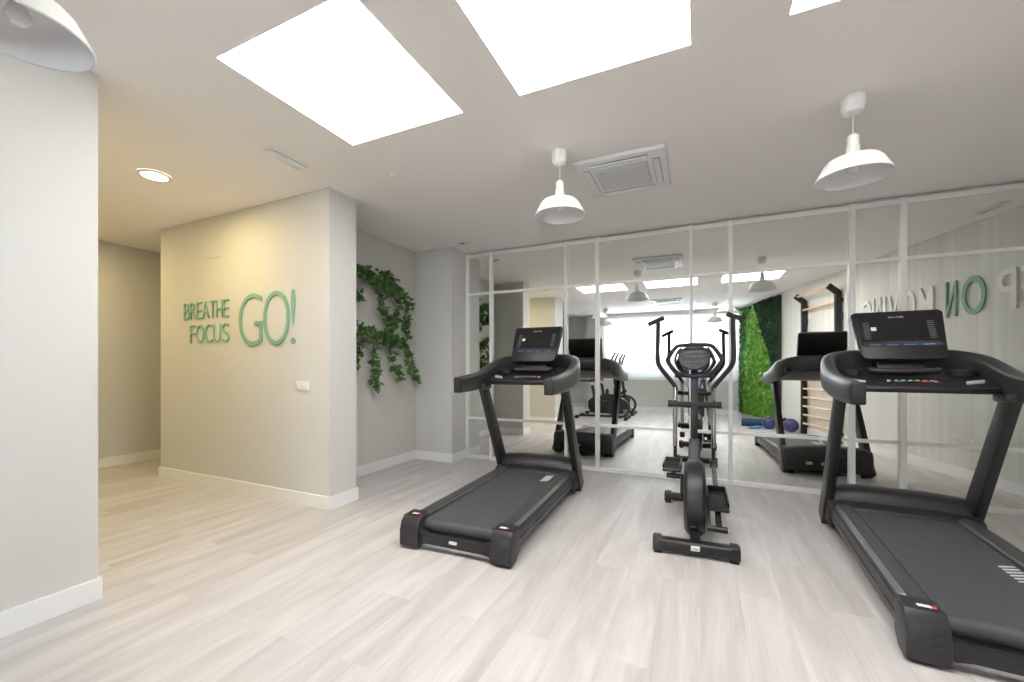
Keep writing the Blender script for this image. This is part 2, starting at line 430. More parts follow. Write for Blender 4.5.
# ================================================================== MIRROR PARTITION
mp = thing('mirror_partition', 'full-wall mirror divided by a white grid frame along the far wall', 'mirror', (0, YM, 0))
vx = [-2.81, -2.457, -1.451, -1.075, -.082, .286, 1.27, 1.631, 2.62, 2.90]
zr = [.022, .528, 2.158, 2.660]
for i in range(len(vx)-1):
    for j in range(3):
        MB().box(((vx[i]+vx[i+1])/2, .012, (zr[j]+zr[j+1])/2), (vx[i+1]-vx[i]-.004, .006, zr[j+1]-zr[j]-.004)).build('mirror_pane', 'mirror', mp, smooth=False)
for i, x in enumerate(vx):
    wd = .036 if i not in (6, 7, 3) else .046
    MB().box((x, -.005, 1.345), (wd, .028, 2.69), bev=.002).build('vertical_bar', 'frame_white', mp)
for j, (z, hh) in enumerate(zip(zr, (.044, .030, .030, .044))):
    MB().box(((vx[0]+vx[-1])/2, -.004, z), (vx[-1]-vx[0], .022, hh), bev=.002).build('horizontal_bar', 'frame_white', mp)
struct('trim_1', MB().box(((vx[0]+vx[-1])/2, YM+.03, H/2), (vx[-1]-vx[0]+.03, .018, H-.002)), 'wall', smooth=False)

# ================================================================== CEILING ITEMS
def pendant(loc, label):
    t = thing('pendant_lamp', label, 'lamp', loc, 0, 'white metal pendant lamps')
    MB().lathe([(0, -.10), (.022, -.10), (.045, -.085), (.056, -.055), (.058, -.02), (.058, 0)], n=28).build('canopy', 'white', t)
    MB().tube([(0, 0, -.09), (0, 0, -.215)], .003, n=8).build('cord', 'white', t)
    s = MB()
    zb = -.45
    s.lathe([(r_*.92 if r_ > .05 else r_, z_) for r_, z_ in [(.188, zb), (.192, zb+.004), (.188, zb+.010), (.168, zb+.045), (.148, zb+.082), (.130, zb+.100), (.10, zb+.112), (.05, zb+.122), (.034, zb+.128),
             (.031, zb+.175), (.027, zb+.180), (.028, zb+.232), (.020, zb+.242), (0, zb+.244)]], n=48)
    s.build('lamp_shade', 'white', t)
    MB().lathe([(r_*.92, z_) for r_, z_ in ((.186, zb+.001), (.165, zb+.044), (.145, zb+.080), (.127, zb+.096), (.09, zb+.106), (0.02, zb+.112))], n=48).build('shade_lining', 'white_in', t)
    b = MB(); b.lathe([(0, zb+.028), (.016, zb+.030), (.028, zb+.043), (.030, zb+.058), (.022, zb+.080), (.016, zb+.095), (.016, zb+.113)], n=20); b.build('bulb', 'bulb', t)
    return t
P = pendant((-.893, 2.77, H), 'white metal pendant lamp hanging beside the air conditioner, nearest the far left of the mirror')
dup(P, (.782, 2.897, H), label='white metal pendant lamp hanging in front of the mirror above the right treadmill')
dup(P, (-1.97, .54, H), label='white pendant lamp at the top left corner, cut by the edge of the photo')
dup(P, (-2.18, -1.10, H), label='pendant lamp near the window, seen in the mirror left of the elliptical trainer')
dup(P, (.32, -1.257, H), label='pendant lamp near the window, seen only in the mirror next to the green moss wall')
dup(P, (.47, .55, H), label='pendant lamp in the mirror, between the elliptical grips and the moss wall, nearly hidden')

def aircon(loc, rz, label):
    t = thing('air_conditioner', label, 'air conditioner', loc, rz, 'ceiling cassette air conditioners')
    mb = MB()
    mb.box((0, 0, -.018), (.64, .66, .034), bev=.012, seg=3)
    mb.build('panel', 'plastic_white', t)
    MB().box((0, 0, -.038), (.38, .36, .012), bev=.003).build('grille', 'grille_light', t)
    sl = MB()
    for i in range(24):
        sl.box((-.172+i*.015, 0, -.0455), (.007, .35, .004))
    sl.build('grille_slats', 'plastic_white', t, smooth=False)
    for k in range(4):
        a = k*PI/2; c, s_ = math.cos(a), math.sin(a)
        off = .25 if k % 2 == 0 else .255
        wd = (.045, .40) if k % 2 == 0 else (.40, .045)
        MB().box((c*off, s_*off, -.037), (wd[0]+.004, wd[1]+.004, .003)).build('air_slot', 'print_grey', t, smooth=False)
        MB().box((c*off, s_*off, -.041), (wd[0], wd[1], .010), rot=((0, R(12)*c, 0) if k % 2 == 0 else (R(-12)*s_, 0, 0)), bev=.003).build('louver', 'plastic_white', t)
    return t
A = aircon((-.532, 3.265, H), 0, 'square white ceiling air conditioner in front of the mirror wall')
dup(A, (-.66, -.52, H), label='second ceiling air conditioner, seen only in the mirror near the window')

dl = thing('recessed_downlight', 'round warm glowing downlight in the corridor ceiling', 'ceiling light', (-3.90, 1.781, H))
MB().lathe([(.105, -.001), (.110, -.010), (.085, -.012), (.085, -.004)], n=40).build('rim', 'plastic_white', dl)
MB().lathe([(0, -.010), (.088, -.010), (.088, -.003)], n=40).build('diffuser', 'lamp_disc', dl)
def lamp(name, loc, power, color, size, parent=None):
    L = bpy.data.lights.new(name, 'AREA'); L.shape = 'DISK'; L.size = size; L.energy = power; L.color = color
    o = bpy.data.objects.new(name, L); col.objects.link(o); o.location = loc
    if parent: o.parent = parent
    return o
lamp('downlight_beam', (0, 0, -.02), SPOT_W, (1.0, .79, .36), .16, dl)
corridor_fill = thing('recessed_downlight', 'added unseen warm fill lamp at the far corridor end, hidden behind the near left wall', 'ceiling light', (-5.9, 1.75, H))  # added fill lamp out of view, lifts the dim corridor end
MB().lathe([(.105, -.001), (.110, -.010), (.085, -.012), (.085, -.004)], n=40).build('rim', 'plastic_white', corridor_fill)
MB().lathe([(0, -.010), (.088, -.010), (.088, -.003)], n=40).build('diffuser', 'lamp_disc', corridor_fill)
lamp('downlight_beam', (0, 0, -.02), SPOT_W, (1.0, .79, .36), .16, corridor_fill)  # warm fill onto the corridor end wall

em = thing('emergency_light', 'slim white emergency light flush on the ceiling near the corridor opening', 'emergency light', (-2.735, 2.045, H))
MB().box((0, 0, -.008), (.085, .30, .016), bev=.006).build('housing', 'plastic_white', em)
MB().box((0, 0, -.019), (.045, .22, .010), bev=.004).build('lens', 'bulb', em)
em2 = thing('emergency_light', 'slim emergency light high up by the lettered right wall, seen only in the mirror', 'emergency light', (2.50, 4.07, H), -R(15.5))
MB().box((0, 0, -.008), (.085, .30, .016), bev=.006).build('housing', 'plastic_white', em2)
MB().box((0, 0, -.019), (.045, .22, .010), bev=.004).build('lens', 'bulb', em2)
sn = thing('ceiling_sensor', 'small white sensor on the ceiling beside the top left corner of the mirror', 'sensor', (-2.62, 4.30, H))
MB().box((0, 0, -.005), (.13, .07, .010), bev=.003).build('plate', 'plastic_white', sn)
MB().box((.0, 0, -.012), (.05, .03, .006), bev=.002).build('sensor_window', 'print_grey', sn)
sm = MB().lathe([(.018, 0), (.018, -.012), (0, -.014)], n=16).build('sprinkler_cap', 'plastic_white'); sm.location = (-2.20, 2.55, H)
tag(sm, 'tiny round white cap on the ceiling to the left of the first pendant lamp', 'ceiling cap')

# ================================================================== WALL SWITCHES, SOCKETS, SLOT
sw = thing('light_switch', 'white double light switch on the lettered wall below the word GO', 'light switch', (-3.143, YB, 1.036))
MB().box((0, -.004, 0), (.155, .009, .085), bev=.003).build('plate', 'plastic_white', sw)
for x in (-.038, .038): MB().box((x, -.011, 0), (.062, .006, .062), rot=(R(3), 0, 0), bev=.002).build('rocker', 'white', sw)
sl = MB().box((-4.41, YB-.003, 2.30), (.17, .006, .022), bev=.002).build('cable_cover', 'wall')
tag(sl, 'thin blank cover strip high on the lettered wall above the word BREATHE', 'cover strip')
for i, yy in enumerate((3.38, 3.55)):
    so = thing('power_socket', ('white power socket low on the right wall, the one nearer the mirror', 'white power socket low on the right wall, the one farther from the mirror')[1-i],
               'socket', (rwx(yy)-.001, yy, .40), math.atan2(-RK, 1)-0, 'sockets low on the right wall')
    MB().box((-.004, 0, 0), (.008, .08, .08), bev=.003).build('plate', 'plastic_white', so)
    MB().lathe([(.022, -.0085), (.024, -.0105), (.020, -.0105), (.018, -.009)], n=20, axis='x').build('outlet', 'grille', so)

# ================================================================== WALL LETTERING
def wall_word(word, spans, z0, z1, labels, x_of=None):
    for ch, (a, b), lab in zip(word, spans, labels):
        mtx = frame_mtx(((a+b)/2, YB, (z0+z1)/2), (1, 0, 0), (0, 0, 1))
        o = text_obj('wall_letter', ch, 'green_letter', mtx, b-a, z1-z0, .013)
        tag(o, lab, 'letter', 'green letters on the corridor wall')
def even(x0, x1, n, gap, weights=None):
    weights = weights or [1]*n; tot = sum(weights); u = (x1-x0-gap*(n-1))/tot; out = []; x = x0
    for w_ in weights: out.append((x, x+u*w_)); x += u*w_+gap
    return out
ordn = {'B': 'letter B', 'R': 'letter R', 'A': 'letter A', 'T': 'letter T', 'H': 'letter H'}
wall_word('BREATHE', even(-4.916, -4.169, 7, .018, [1, 1, .85, 1.1, .95, 1, .85]), 1.692, 1.863,
          ['green letter B starting the word BREATHE', 'green letter R, second in the word BREATHE', 'green letter E in BREATHE, between the R and the A',
           'green letter A in the middle of the word BREATHE', 'green letter T in the word BREATHE', 'green letter H in the word BREATHE', 'green letter E ending the word BREATHE'])
wall_word('FOCUS', even(-4.808, -4.161, 5, .020, [.82, 1.1, 1.05, 1, 1]), 1.448, 1.630,
          ['green letter F starting the word FOCUS', 'green letter O in the word FOCUS', 'green letter C in the word FOCUS', 'green letter U in the word FOCUS', 'green letter S ending the word FOCUS'])
wall_word('GO!', [(-4.008, -3.676), (-3.655, -3.312), (-3.287, -3.236)], 1.402, 1.888,
          ['tall green letter G of the word GO', 'tall green letter O of the word GO', 'tall green exclamation mark after the word GO'])
# KEEP ON MOVING on the slanted wall; reads from mirror side towards the window
ud = Vector((RK, 1, 0)).normalized()
def rletter(ch, ya, yb, z0, z1, m, lab):
    yc = (ya+yb)/2; wd = abs(ya-yb)*math.sqrt(1+RK*RK)
    mtx = frame_mtx((rwx(yc), yc, (z0+z1)/2), tuple(-ud), (0, 0, 1))
    o = text_obj('wall_letter', ch, m, mtx, wd, z1-z0, .018, off=.006)
    tag(o, lab, 'letter', 'letters on the right wall')
for ch, (a, b), lab in zip('KEEP', ((4.66, 4.45), (4.41, 4.24), (4.20, 4.035), (4.00, 3.83)),
                           ('white letter K starting the word KEEP', 'white letter E, second in the word KEEP', 'white letter E, third in the word KEEP', 'white letter P ending the word KEEP')):
    rletter(ch, a, b, 1.755, 2.145, 'white_letter', lab)
rletter('O', 3.71, 3.46, 1.750, 2.150, 'green_letter', 'green letter O of the word ON, reversed in the mirror')
rletter('N', 3.40, 3.27, 1.755, 2.145, 'green_letter', 'green letter N of the word ON, reversed in the mirror')
for ch, (a, b), lab in zip('MOVING', ((3.11, 2.92), (2.86, 2.70), (2.61, 2.44), (2.395, 2.36), (2.31, 2.17), (2.13, 1.98)),
                           ('white letter M starting the word MOVING', 'white letter O in the word MOVING', 'white letter V in the word MOVING',
                            'white letter I in the word MOVING', 'white letter N in the word MOVING', 'white letter G ending the word MOVING')):
    rletter(ch, a, b, 1.755, 2.145, 'white_letter', lab)

# ================================================================== TREADMILL
def superring(cx, cz, hw, hh, n=16, p=3.2):
    out = []
    for k in range(n):
        a = 2*PI*k/n; c, s_ = math.cos(a), math.sin(a)
        out.append((cx+hw*math.copysign(abs(c)**(2/p), c), cz+hh*math.copysign(abs(s_)**(2/p), s_)))
    return out
def treadmill(loc, rz, label, marky):
    t = thing('treadmill', label, 'treadmill', loc, rz, 'black treadmills facing the mirror')
    # deck
    for s in (-1, 1):
        rail = MB()
        prof = [(.265, .085), (.385, .070), (.392, .10), (.388, .150), (.375, .185), (.352, .200), (.30, .202), (.275, .198), (.265, .186)]
        rows = []
        for y in (.10, 1.62):
            rows.append([(s*x, y, z+(.012 if y > 1 else 0)) for x, z in prof])
        rail.sweep(rows)
        r = rail.build('side_rail', 'rail', t, ang=20)
        g = MB()
        for zz, xx in ((.168, .3835), (.120, .3925)): g.beam((s*xx, .14, zz), (s*xx, 1.60, zz+.012), .004, .005)
        g.build('rail_groove', 'blk', r, smooth=False)
        # rear end cap
        c = MB()
        prof = [(.0, .02), (.0, .12), (.018, .175), (.05, .205), (.15, .210), (.15, .06), (.10, .012), (.03, .002)]
        c.prism([(y-.005, z) for y, z in prof], s*.262, s*.402, axis='x', bev=.010, seg=3)
        cp = c.build('rear_cap', 'blk2', t)
        h = MB()
        for (hx, hz) in ((.30, .085), (.30, .125), (.335, .105)): h.lathe([(0, -.0075), (.009, -.0075), (.009, -.003)], c=(s*hx, 0, hz), n=12, axis='y')
        h.build('screw_hole', 'dark_gap', cp)
        MB().box((s*.325, .075, .2115), (.045, .022, .002)).build('sticker', 'print_white', cp, smooth=False, label='white and red warning sticker')
        MB().box((s*.325+.03, .075, .2116), (.016, .022, .002)).build('sticker_mark', 'print_red', cp, smooth=False)
        # uprights
        u = MB().beam((s*.392, 1.745, .02), (s*.392, 1.20, 1.04), .058, .145, bev=.005, wx2=.052, wy2=.110)
        u.build('upright', 'blkmetal', t)
        f = MB().box((s*.30, .22, .03), (.05, .05, .05), bev=.01); f.tube([(s*.30, .22, .0), (s*.30, .22, .05)], .022)
        f.build('rear_foot', 'rubber', t)
        MB().lathe([(0, -.02), (.026, -.02), (.032, -.012), (.032, .012), (.026, .02), (0, .02)], c=(s*.33, 1.74, .032), n=20, axis='x').build('transport_wheel', 'rubber', t)
    MB().prism([(-.262, .03), (-.20, .052), (.20, .052), (.262, .03), (.262, .125), (.20, .10), (-.20, .10), (-.262, .125)], .02, .06, axis='y', bev=.006).build('rear_crossbar', 'blk2', t)
    MB().box((0, .015, .085), (.055, .012, .016), bev=.002).build('brand_badge', 'print_white', t)
    MB().box((0, .016, .0865), (.018, .012, .010)).build('badge_mark', 'print_red', t)
    # belt
    b = MB(); prof = []
    for k in range(9):
        a = PI/2+PI*k/8; prof.append((.115+.036*math.cos(a), .142+.038*math.sin(a)))
    prof += [(1.52, .112), (1.52, .192)]
    b.prism(prof, -.258, .258, axis='x')
    belt = b.build('running_belt', 'belt', t)
    mk = MB()
    for k in range(6):
        yy = marky+k*.033
        mk.beam((.165, yy, .1850+yy*.0075), (.232, yy+.03, .1850+yy*.0075), .004, .009, xdir=(0, 0, 1))
    mk.build('belt_marks', 'print_white', belt, smooth=False)
    MB().tube([(-.26, .115, .142), (.26, .115, .142)], .026, n=20).build('rear_roller', 'blkmetal', t)
    MB().box((0, .85, .07), (.50, 1.4, .05), bev=.008).build('deck_frame', 'blkmetal', t)
    # motor hood
    hd = MB(); rows = []
    for x in (-.405, -.39, -.34, -.2, 0, .2, .34, .39, .405):
        k = 1-.10*(abs(x)/.405)**3
        e_ = 0 if abs(x) < .4 else .02
        rows.append([(x, y+(e_ if y < 1.6 else -e_), .04+(z-.04)*k) for y, z in ((1.47, .19), (1.49, .215), (1.56, .235), (1.585, .300), (1.62, .322), (1.70, .325), (1.77, .312), (1.80, .27), (1.81, .15), (1.80, .05), (1.48, .05))])
    hd.sweep(rows)
    hood = hd.build('motor_hood', 'blk2', t, ang=50)
    MB().box((.0, 1.67, .327), (.09, .014, .003)).build('hood_badge', 'chrome', hood, smooth=False)
    MB().box((0, 1.811, .16), (.60, .012, .13), bev=.004).build('front_vent', 'blk', hood)
    for px_ in (-.18, -.04): MB().box((px_, 1.819, .14), (.06, .004, .03)).build('plug_plate', 'grille', hood)
    # handlebar shell
    P_ = [(.396, .750, .985, 1.112, .066), (.402, .81, .982, 1.122, .074), (.410, .95, .985, 1.135, .076), (.416, 1.10, .992, 1.150, .078), (.420, 1.25, 1.005, 1.180, .08),
          (.418, 1.40, 1.025, 1.230, .085), (.405, 1.53, 1.055, 1.275, .09), (.36, 1.64, 1.10, 1.305, .095), (.27, 1.73, 1.15, 1.325, .095), (.14, 1.775, 1.185, 1.33, .09), (0, 1.785, 1.195, 1.33, .09)]
    full = P_ + [(-x, y, a, b_, w_) for x, y, a, b_, w_ in P_[-2::-1]]
    cpts = catmull([Vector((x, y, a)) for x, y, a, b_, w_ in full], 3); tpts = catmull([Vector((b_, w_, 0)) for x, y, a, b_, w_ in full], 3)
    rows = []; N_ = len(cpts)
    for i in range(N_):
        tg = (cpts[min(i+1, N_-1)]-cpts[max(i-1, 0)]); tg.z = 0; tg.normalize(); nr = Vector((tg.y, -tg.x, 0))
        zb, zt, wd = cpts[i].z, tpts[i].x, tpts[i].y
        rows.append([(cpts[i].x+nr.x*u, cpts[i].y+nr.y*u, z) for u, z in superring(0, (zb+zt)/2, wd/2, (zt-zb)/2, 16, 3.5)])
    MB().sweep(rows).build('handlebar_shell', 'grey_shell', t, ang=60)
    # inner dark liner of handlebar + end grips
    for s in (-1, 1):
        MB().box((s*.396, .748, 1.05), (.070, .03, .130), bev=.012, seg=3).build('arm_end_cap', 'blk', t)
        MB().box((s*.385, 1.20, 1.02), (.10, .15, .05), bev=.015).build('arm_bracket', 'blkmetal', t)
    # console shelf
    sh = MB(); rows = []
    for x in (-.385, -.3, -.15, 0, .15, .3, .385):
        rows.append([(x, y, z) for y, z in ((1.265, 1.055), (1.26, 1.070), (1.28, 1.088), (1.42, 1.120), (1.55, 1.165), (1.74, 1.20), (1.74, 1.15), (1.5, 1.06), (1.3, 1.035))])
    sh.sweep(rows); shelf = sh.build('console_shelf', 'blk', t, ang=30)
    slope = math.atan2(.035, .15)
    ct = MB().box((0, 1.345, 1.104), (.34, .085, .006), rot=(slope, 0, 0), bev=.002); ct.build('control_strip', 'screen', t)
    for nm, m_, xs_, yo in (('button', 'print_white', [-.105, -.07, -.035, 0, .035, .07, .105], .018), ('button', 'print_white', [-.115, .115], -.010)):
        for x in xs_: MB().box((x, 1.345+yo, 1.109+yo*.23), (.018, .010, .004), rot=(slope, 0, 0), bev=.001).build(nm, m_, t)
    MB().box((-.065, 1.333, 1.1065), (.040, .014, .005), rot=(slope, 0, 0), bev=.002).build('start_button', 'print_green', t)
    MB().box((.065, 1.333, 1.1065), (.040, .014, .005), rot=(slope, 0, 0), bev=.002).build('stop_button', 'print_red', t)
    for s in (-1, 1):
        MB().lathe([(.062, 0), (.070, .045), (.066, .05), (.056, .044), (.05, .01), (0, .008)], c=(s*.285, 1.50, 1.135), n=24).build('cup_holder', 'blk2', t)
        MB().beam((s*.24, 1.30, 1.102), (s*.33, 1.335, 1.112), .022, .014, bev=.005, xdir=(0, 0, 1)).build('pulse_sensor', 'grille', t)
    MB().tube([(-.17, 1.50, 1.185), (-.14, 1.475, 1.175), (.14, 1.475, 1.175), (.17, 1.50, 1.185)], .020, smooth_pts=3).build('book_ledge', 'blk2', t)
    MB().box((0, 1.60, 1.22), (.26, .12, .14), rot=(-R(20), 0, 0), bev=.02).build('console_neck', 'blk', t)
    # console: slab leaning back
    c0 = Vector((0, 1.475, 1.250)); c1 = Vector((0, 1.675, 1.592)); up = (c1-c0); Hh = up.length; up.normalize(); nrm_ = Vector((0, -up.z, up.y))
    poly = []
    def rc(cx, cy, r, a0, a1, n=5):
        for k in range(n+1):
            a = R(a0+(a1-a0)*k/n); poly.append((cx+r*math.cos(a), cy+r*math.sin(a)))
    wb, wt = .222, .250
    rc(wb-.04, .04, .04, -90, 0); rc(wt-.025, Hh-.025, .025, 0, 90); rc(-wt+.025, Hh-.025, .025, 90, 180); rc(-wb+.04, .04, .04, 180, 270)
    cm = MB().prism(poly, -.030, .014, bev=.008, seg=2)
    bmesh.ops.transform(cm.bm, matrix=frame_mtx(c0, (1, 0, 0), up), verts=cm.bm.verts)
    con = cm.build('console', 'blk', t)
    cm2 = frame_mtx(c0 + nrm_*.0142, (1, 0, 0), up)
    def onc(name, x0_, x1_, y0_, y1_, m_, z=.0015):
        q = MB().box(((x0_+x1_)/2, (y0_+y1_)/2, z/2), (x1_-x0_, y1_-y0_, z)); bmesh.ops.transform(q.bm, matrix=cm2, verts=q.bm.verts)
        return q.build(name, m_, con, smooth=False)
    onc('screen', -.215, .215, .105, Hh-.02, 'screen')
    onc('screen_band', -.195, .195, .100, .140, 'screenblue', .002)
    for k in range(4):
        q = MB().box((-.14+k*.093, .112, .0025), (.06, .006, .001))
        bmesh.ops.transform(q.bm, matrix=cm2, verts=q.bm.verts); q.build('band_print', 'print_grey', con, smooth=False)
    for x in (-.172, .172):
        q = MB()
        for k in range(9): q.box((x, .165+k*.017, .0022), (.034, .006, .001))
        bmesh.ops.transform(q.bm, matrix=cm2, verts=q.bm.verts); q.build('screen_print', 'print_grey', con, smooth=False)
    onc('white_key', -.148, -.118, .232, .262, 'print_white', .003)
    onc('display', -.09, .10, .17, .30, 'screen', .002)
    text_obj('brand_lettering', 'SALTER', 'print_white', frame_mtx(cm2 @ Vector((0, Hh-.052, .0012)), (1, 0, 0), up), .085, .014, .001, con)
    # side lettering on outer rails
    for s in (-1, 1):
        text_obj('rail_lettering', 'SALTER', 'print_grey', frame_mtx((s*.3915, .36, .125), (0, s, 0), (0, 0, 1)), .12, .035, .002, t)
    MB().box((0, 1.27, 1.062), (.60, .03, .03), bev=.01).build('front_grip', 'blk', t)
    return t
treadmill((-1.420, 2.20, 0), R(1.5), 'black treadmill on the left, in front of the narrow mirror panes', 1.22)
treadmill((1.165, 2.165, 0), R(-3.6), 'black treadmill on the right, cut by the right edge of the photo', .60)

# ================================================================== ELLIPTICAL
el = thing('elliptical_trainer', 'black elliptical trainer with chrome arms standing between the two treadmills', 'elliptical trainer', (-.028, 2.86, 0), R(.9))
st = MB(); rows = []
for x in (-.215, 0, .215): rows.append([(x, y, z) for y, z in superring(0, .058, .045, .040, 16, 3)])
st.sweep(rows); sb = st.build('rear_stabilizer', 'blkmetal', el); sb.rotation_euler = (0, 0, R(2.3))
for s in (-1, 1):
    rows = [[(s*x, y, z) for y, z in superring(0, .058, .050*k, .050*k, 16, 3.5)] for x, k in ((.200, 1), (.240, 1), (.252, .85))]
    MB().sweep(rows).build('end_cap', 'blk', sb)
    MB().box((s*.222, 0, .005), (.05, .06, .010), bev=.002).build('foot_pad', 'rubber', sb)
MB().box((0.0, -.0445, .066), (.050, .004, .030), rot=(R(-8), 0, 0)).build('sticker', 'print_white', sb, smooth=False, label='white sticker')
MB().box((0.0, -.0472, .063), (.034, .002, .006), rot=(R(-8), 0, 0)).build('sticker_print', 'print_grey', sb, smooth=False)
CY, CZ, CR = .33, .283, .258
MB().lathe([(0, -.070), (CR-.09, -.070), (CR-.03, -.064), (CR-.006, -.045), (CR, -.022), (CR+.001, 0), (CR, .022), (CR-.006, .045), (CR-.03, .064), (CR-.09, .070), (0, .070)], c=(0, CY, CZ), n=56, axis='x').build('flywheel_cover', 'blk2', el)
text_obj('brand_lettering', 'SALTER', 'print_white', frame_mtx((-.012, CY-CR*math.cos(R(32))-.0035, CZ-CR*math.sin(R(32))), (1, 0, 0), (0, -math.sin(R(32)), math.cos(R(32)))), .030, .008, .001, el)
MB().tube([(-.035, CY-.2, .10), (0, CY-.2, .10)], .02, n=8).build('cover_clip', 'blk', el)
MB().beam((0, .05, .075), (0, 1.06, .075), .06, .07, bev=.01).build('base_beam', 'blkmetal', el)
fs = MB(); rows = [[(x, 1.06+y, z) for y, z in superring(0, .055, .04, .036, 16, 3)] for x in (-.20, .20)]
fs.sweep(rows); fsb = fs.build('front_stabilizer', 'blkmetal', el)
for s in (-1, 1):
    rows = [[(s*x, 1.06+y, z) for y, z in superring(0, .055, .045*k, .047*k, 16, 3.5)] for x, k in ((.185, 1), (.232, 1), (.24, .85))]
    MB().sweep(rows).build('end_cap', 'blk', fsb)
    MB().box((s*.21, 1.06, .005), (.05, .06, .010), bev=.002).build('foot_pad', 'rubber', fsb)
MB().beam((0, .86, .10), (0, 1.04, .58), .10, .14, bev=.02, wx2=.085, wy2=.10).build('column_cover', 'blk2', el)
MB().beam((0, 1.02, .50), (0, 1.075, 1.20), .056, .060, bev=.010).build('column', 'blkmetal', el)
MB().beam((0, .56, .20), (0, .92, .30), .07, .08, bev=.015).build('column_brace', 'blkmetal', el)
PV = (1.08, .870)   # pivot y,z
cb = MB().tube([(-.207, PV[0]-.04, PV[1]+.008), (-.04, PV[0]-.04, PV[1]), (.04, PV[0]-.04, PV[1]), (.207, PV[0]-.04, PV[1]+.008)], .024, n=16)
cbo = cb.build('cross_bar', 'foam', el)
for s in (-1, 1): MB().tube([(s*.175, PV[0]-.04, PV[1]+.007), (s*.212, PV[0]-.04, PV[1]+.008)], .030, n=16).build('bar_end', 'blk', cbo)
MB().tube([(0, PV[0]-.07, PV[1]), (0, PV[0]+.02, PV[1])], .028, n=16).build('bar_clamp', 'blk', cbo)
# console pod
con = MB()
poly = []
for k in range(32):
    a = 2*PI*k/32; c, s_ = math.cos(a), math.sin(a)
    rx = .128*(1-.10*(s_ < 0)*abs(s_)); poly.append((rx*math.copysign(abs(c)**.72, c), .105*math.copysign(abs(s_)**.72, s_)))
con.prism(poly, -.02, .02, bev=.012, seg=3)
cdir = Vector((0, .35, 1)).normalized(); cc = Vector((0, 1.000, 1.278))
bmesh.ops.transform(con.bm, matrix=frame_mtx(cc, (1, 0, 0), cdir), verts=con.bm.verts)
co = con.build('console', 'blk', el)
cf = frame_mtx(cc, (1, 0, 0), cdir)
def onel(name, x, y, wx, wy, m_, z=.0225):
    q = MB().box((x, y, z), (wx, wy, .003), bev=.0008); bmesh.ops.transform(q.bm, matrix=cf, verts=q.bm.verts); return q.build(name, m_, co)
onel('screen', 0, .055, .16, .050, 'screen', .0205)
for k in range(6): onel('button', -.058+k*.023, .008, .013, .008, 'print_grey')
for k in range(6): onel('button', -.065+k*.026, -.040, .014, .009, 'print_grey')
onel('screen_divider', 0, -.012, .22, .006, 'blk', .021)
# fixed loop handle round the console
loop = [(-.09, 1.03, 1.390), (.09, 1.03, 1.390), (.150, 1.02, 1.368), (.203, .99, 1.285), (.205, .98, 1.240), (.135, 1.00, 1.150), (.06, 1.02, 1.125), (-.06, 1.02, 1.125), (-.135, 1.00, 1.150), (-.205, .98, 1.240), (-.203, .99, 1.285), (-.150, 1.02, 1.368)]
lp = catmull([Vector(p) for p in loop], 4, True)
MB().tube(lp, .0175, n=12, closed=True).build('fixed_handle', 'foam', el)
MB().tube([(-.155, 1.02, 1.125), (.155, 1.02, 1.125)], .017, n=12).build('handle_bracket', 'blkmetal', el)
for s in (-1, 1):
    MB().tube([(s*.105, 1.01, 1.365), (s*.140, 1.00, 1.31), (s*.150, .99, 1.25), (s*.120, 1.00, 1.18), (s*.08, 1.01, 1.145)], .010, n=8, smooth_pts=3).build('inner_loop', 'blk', el)
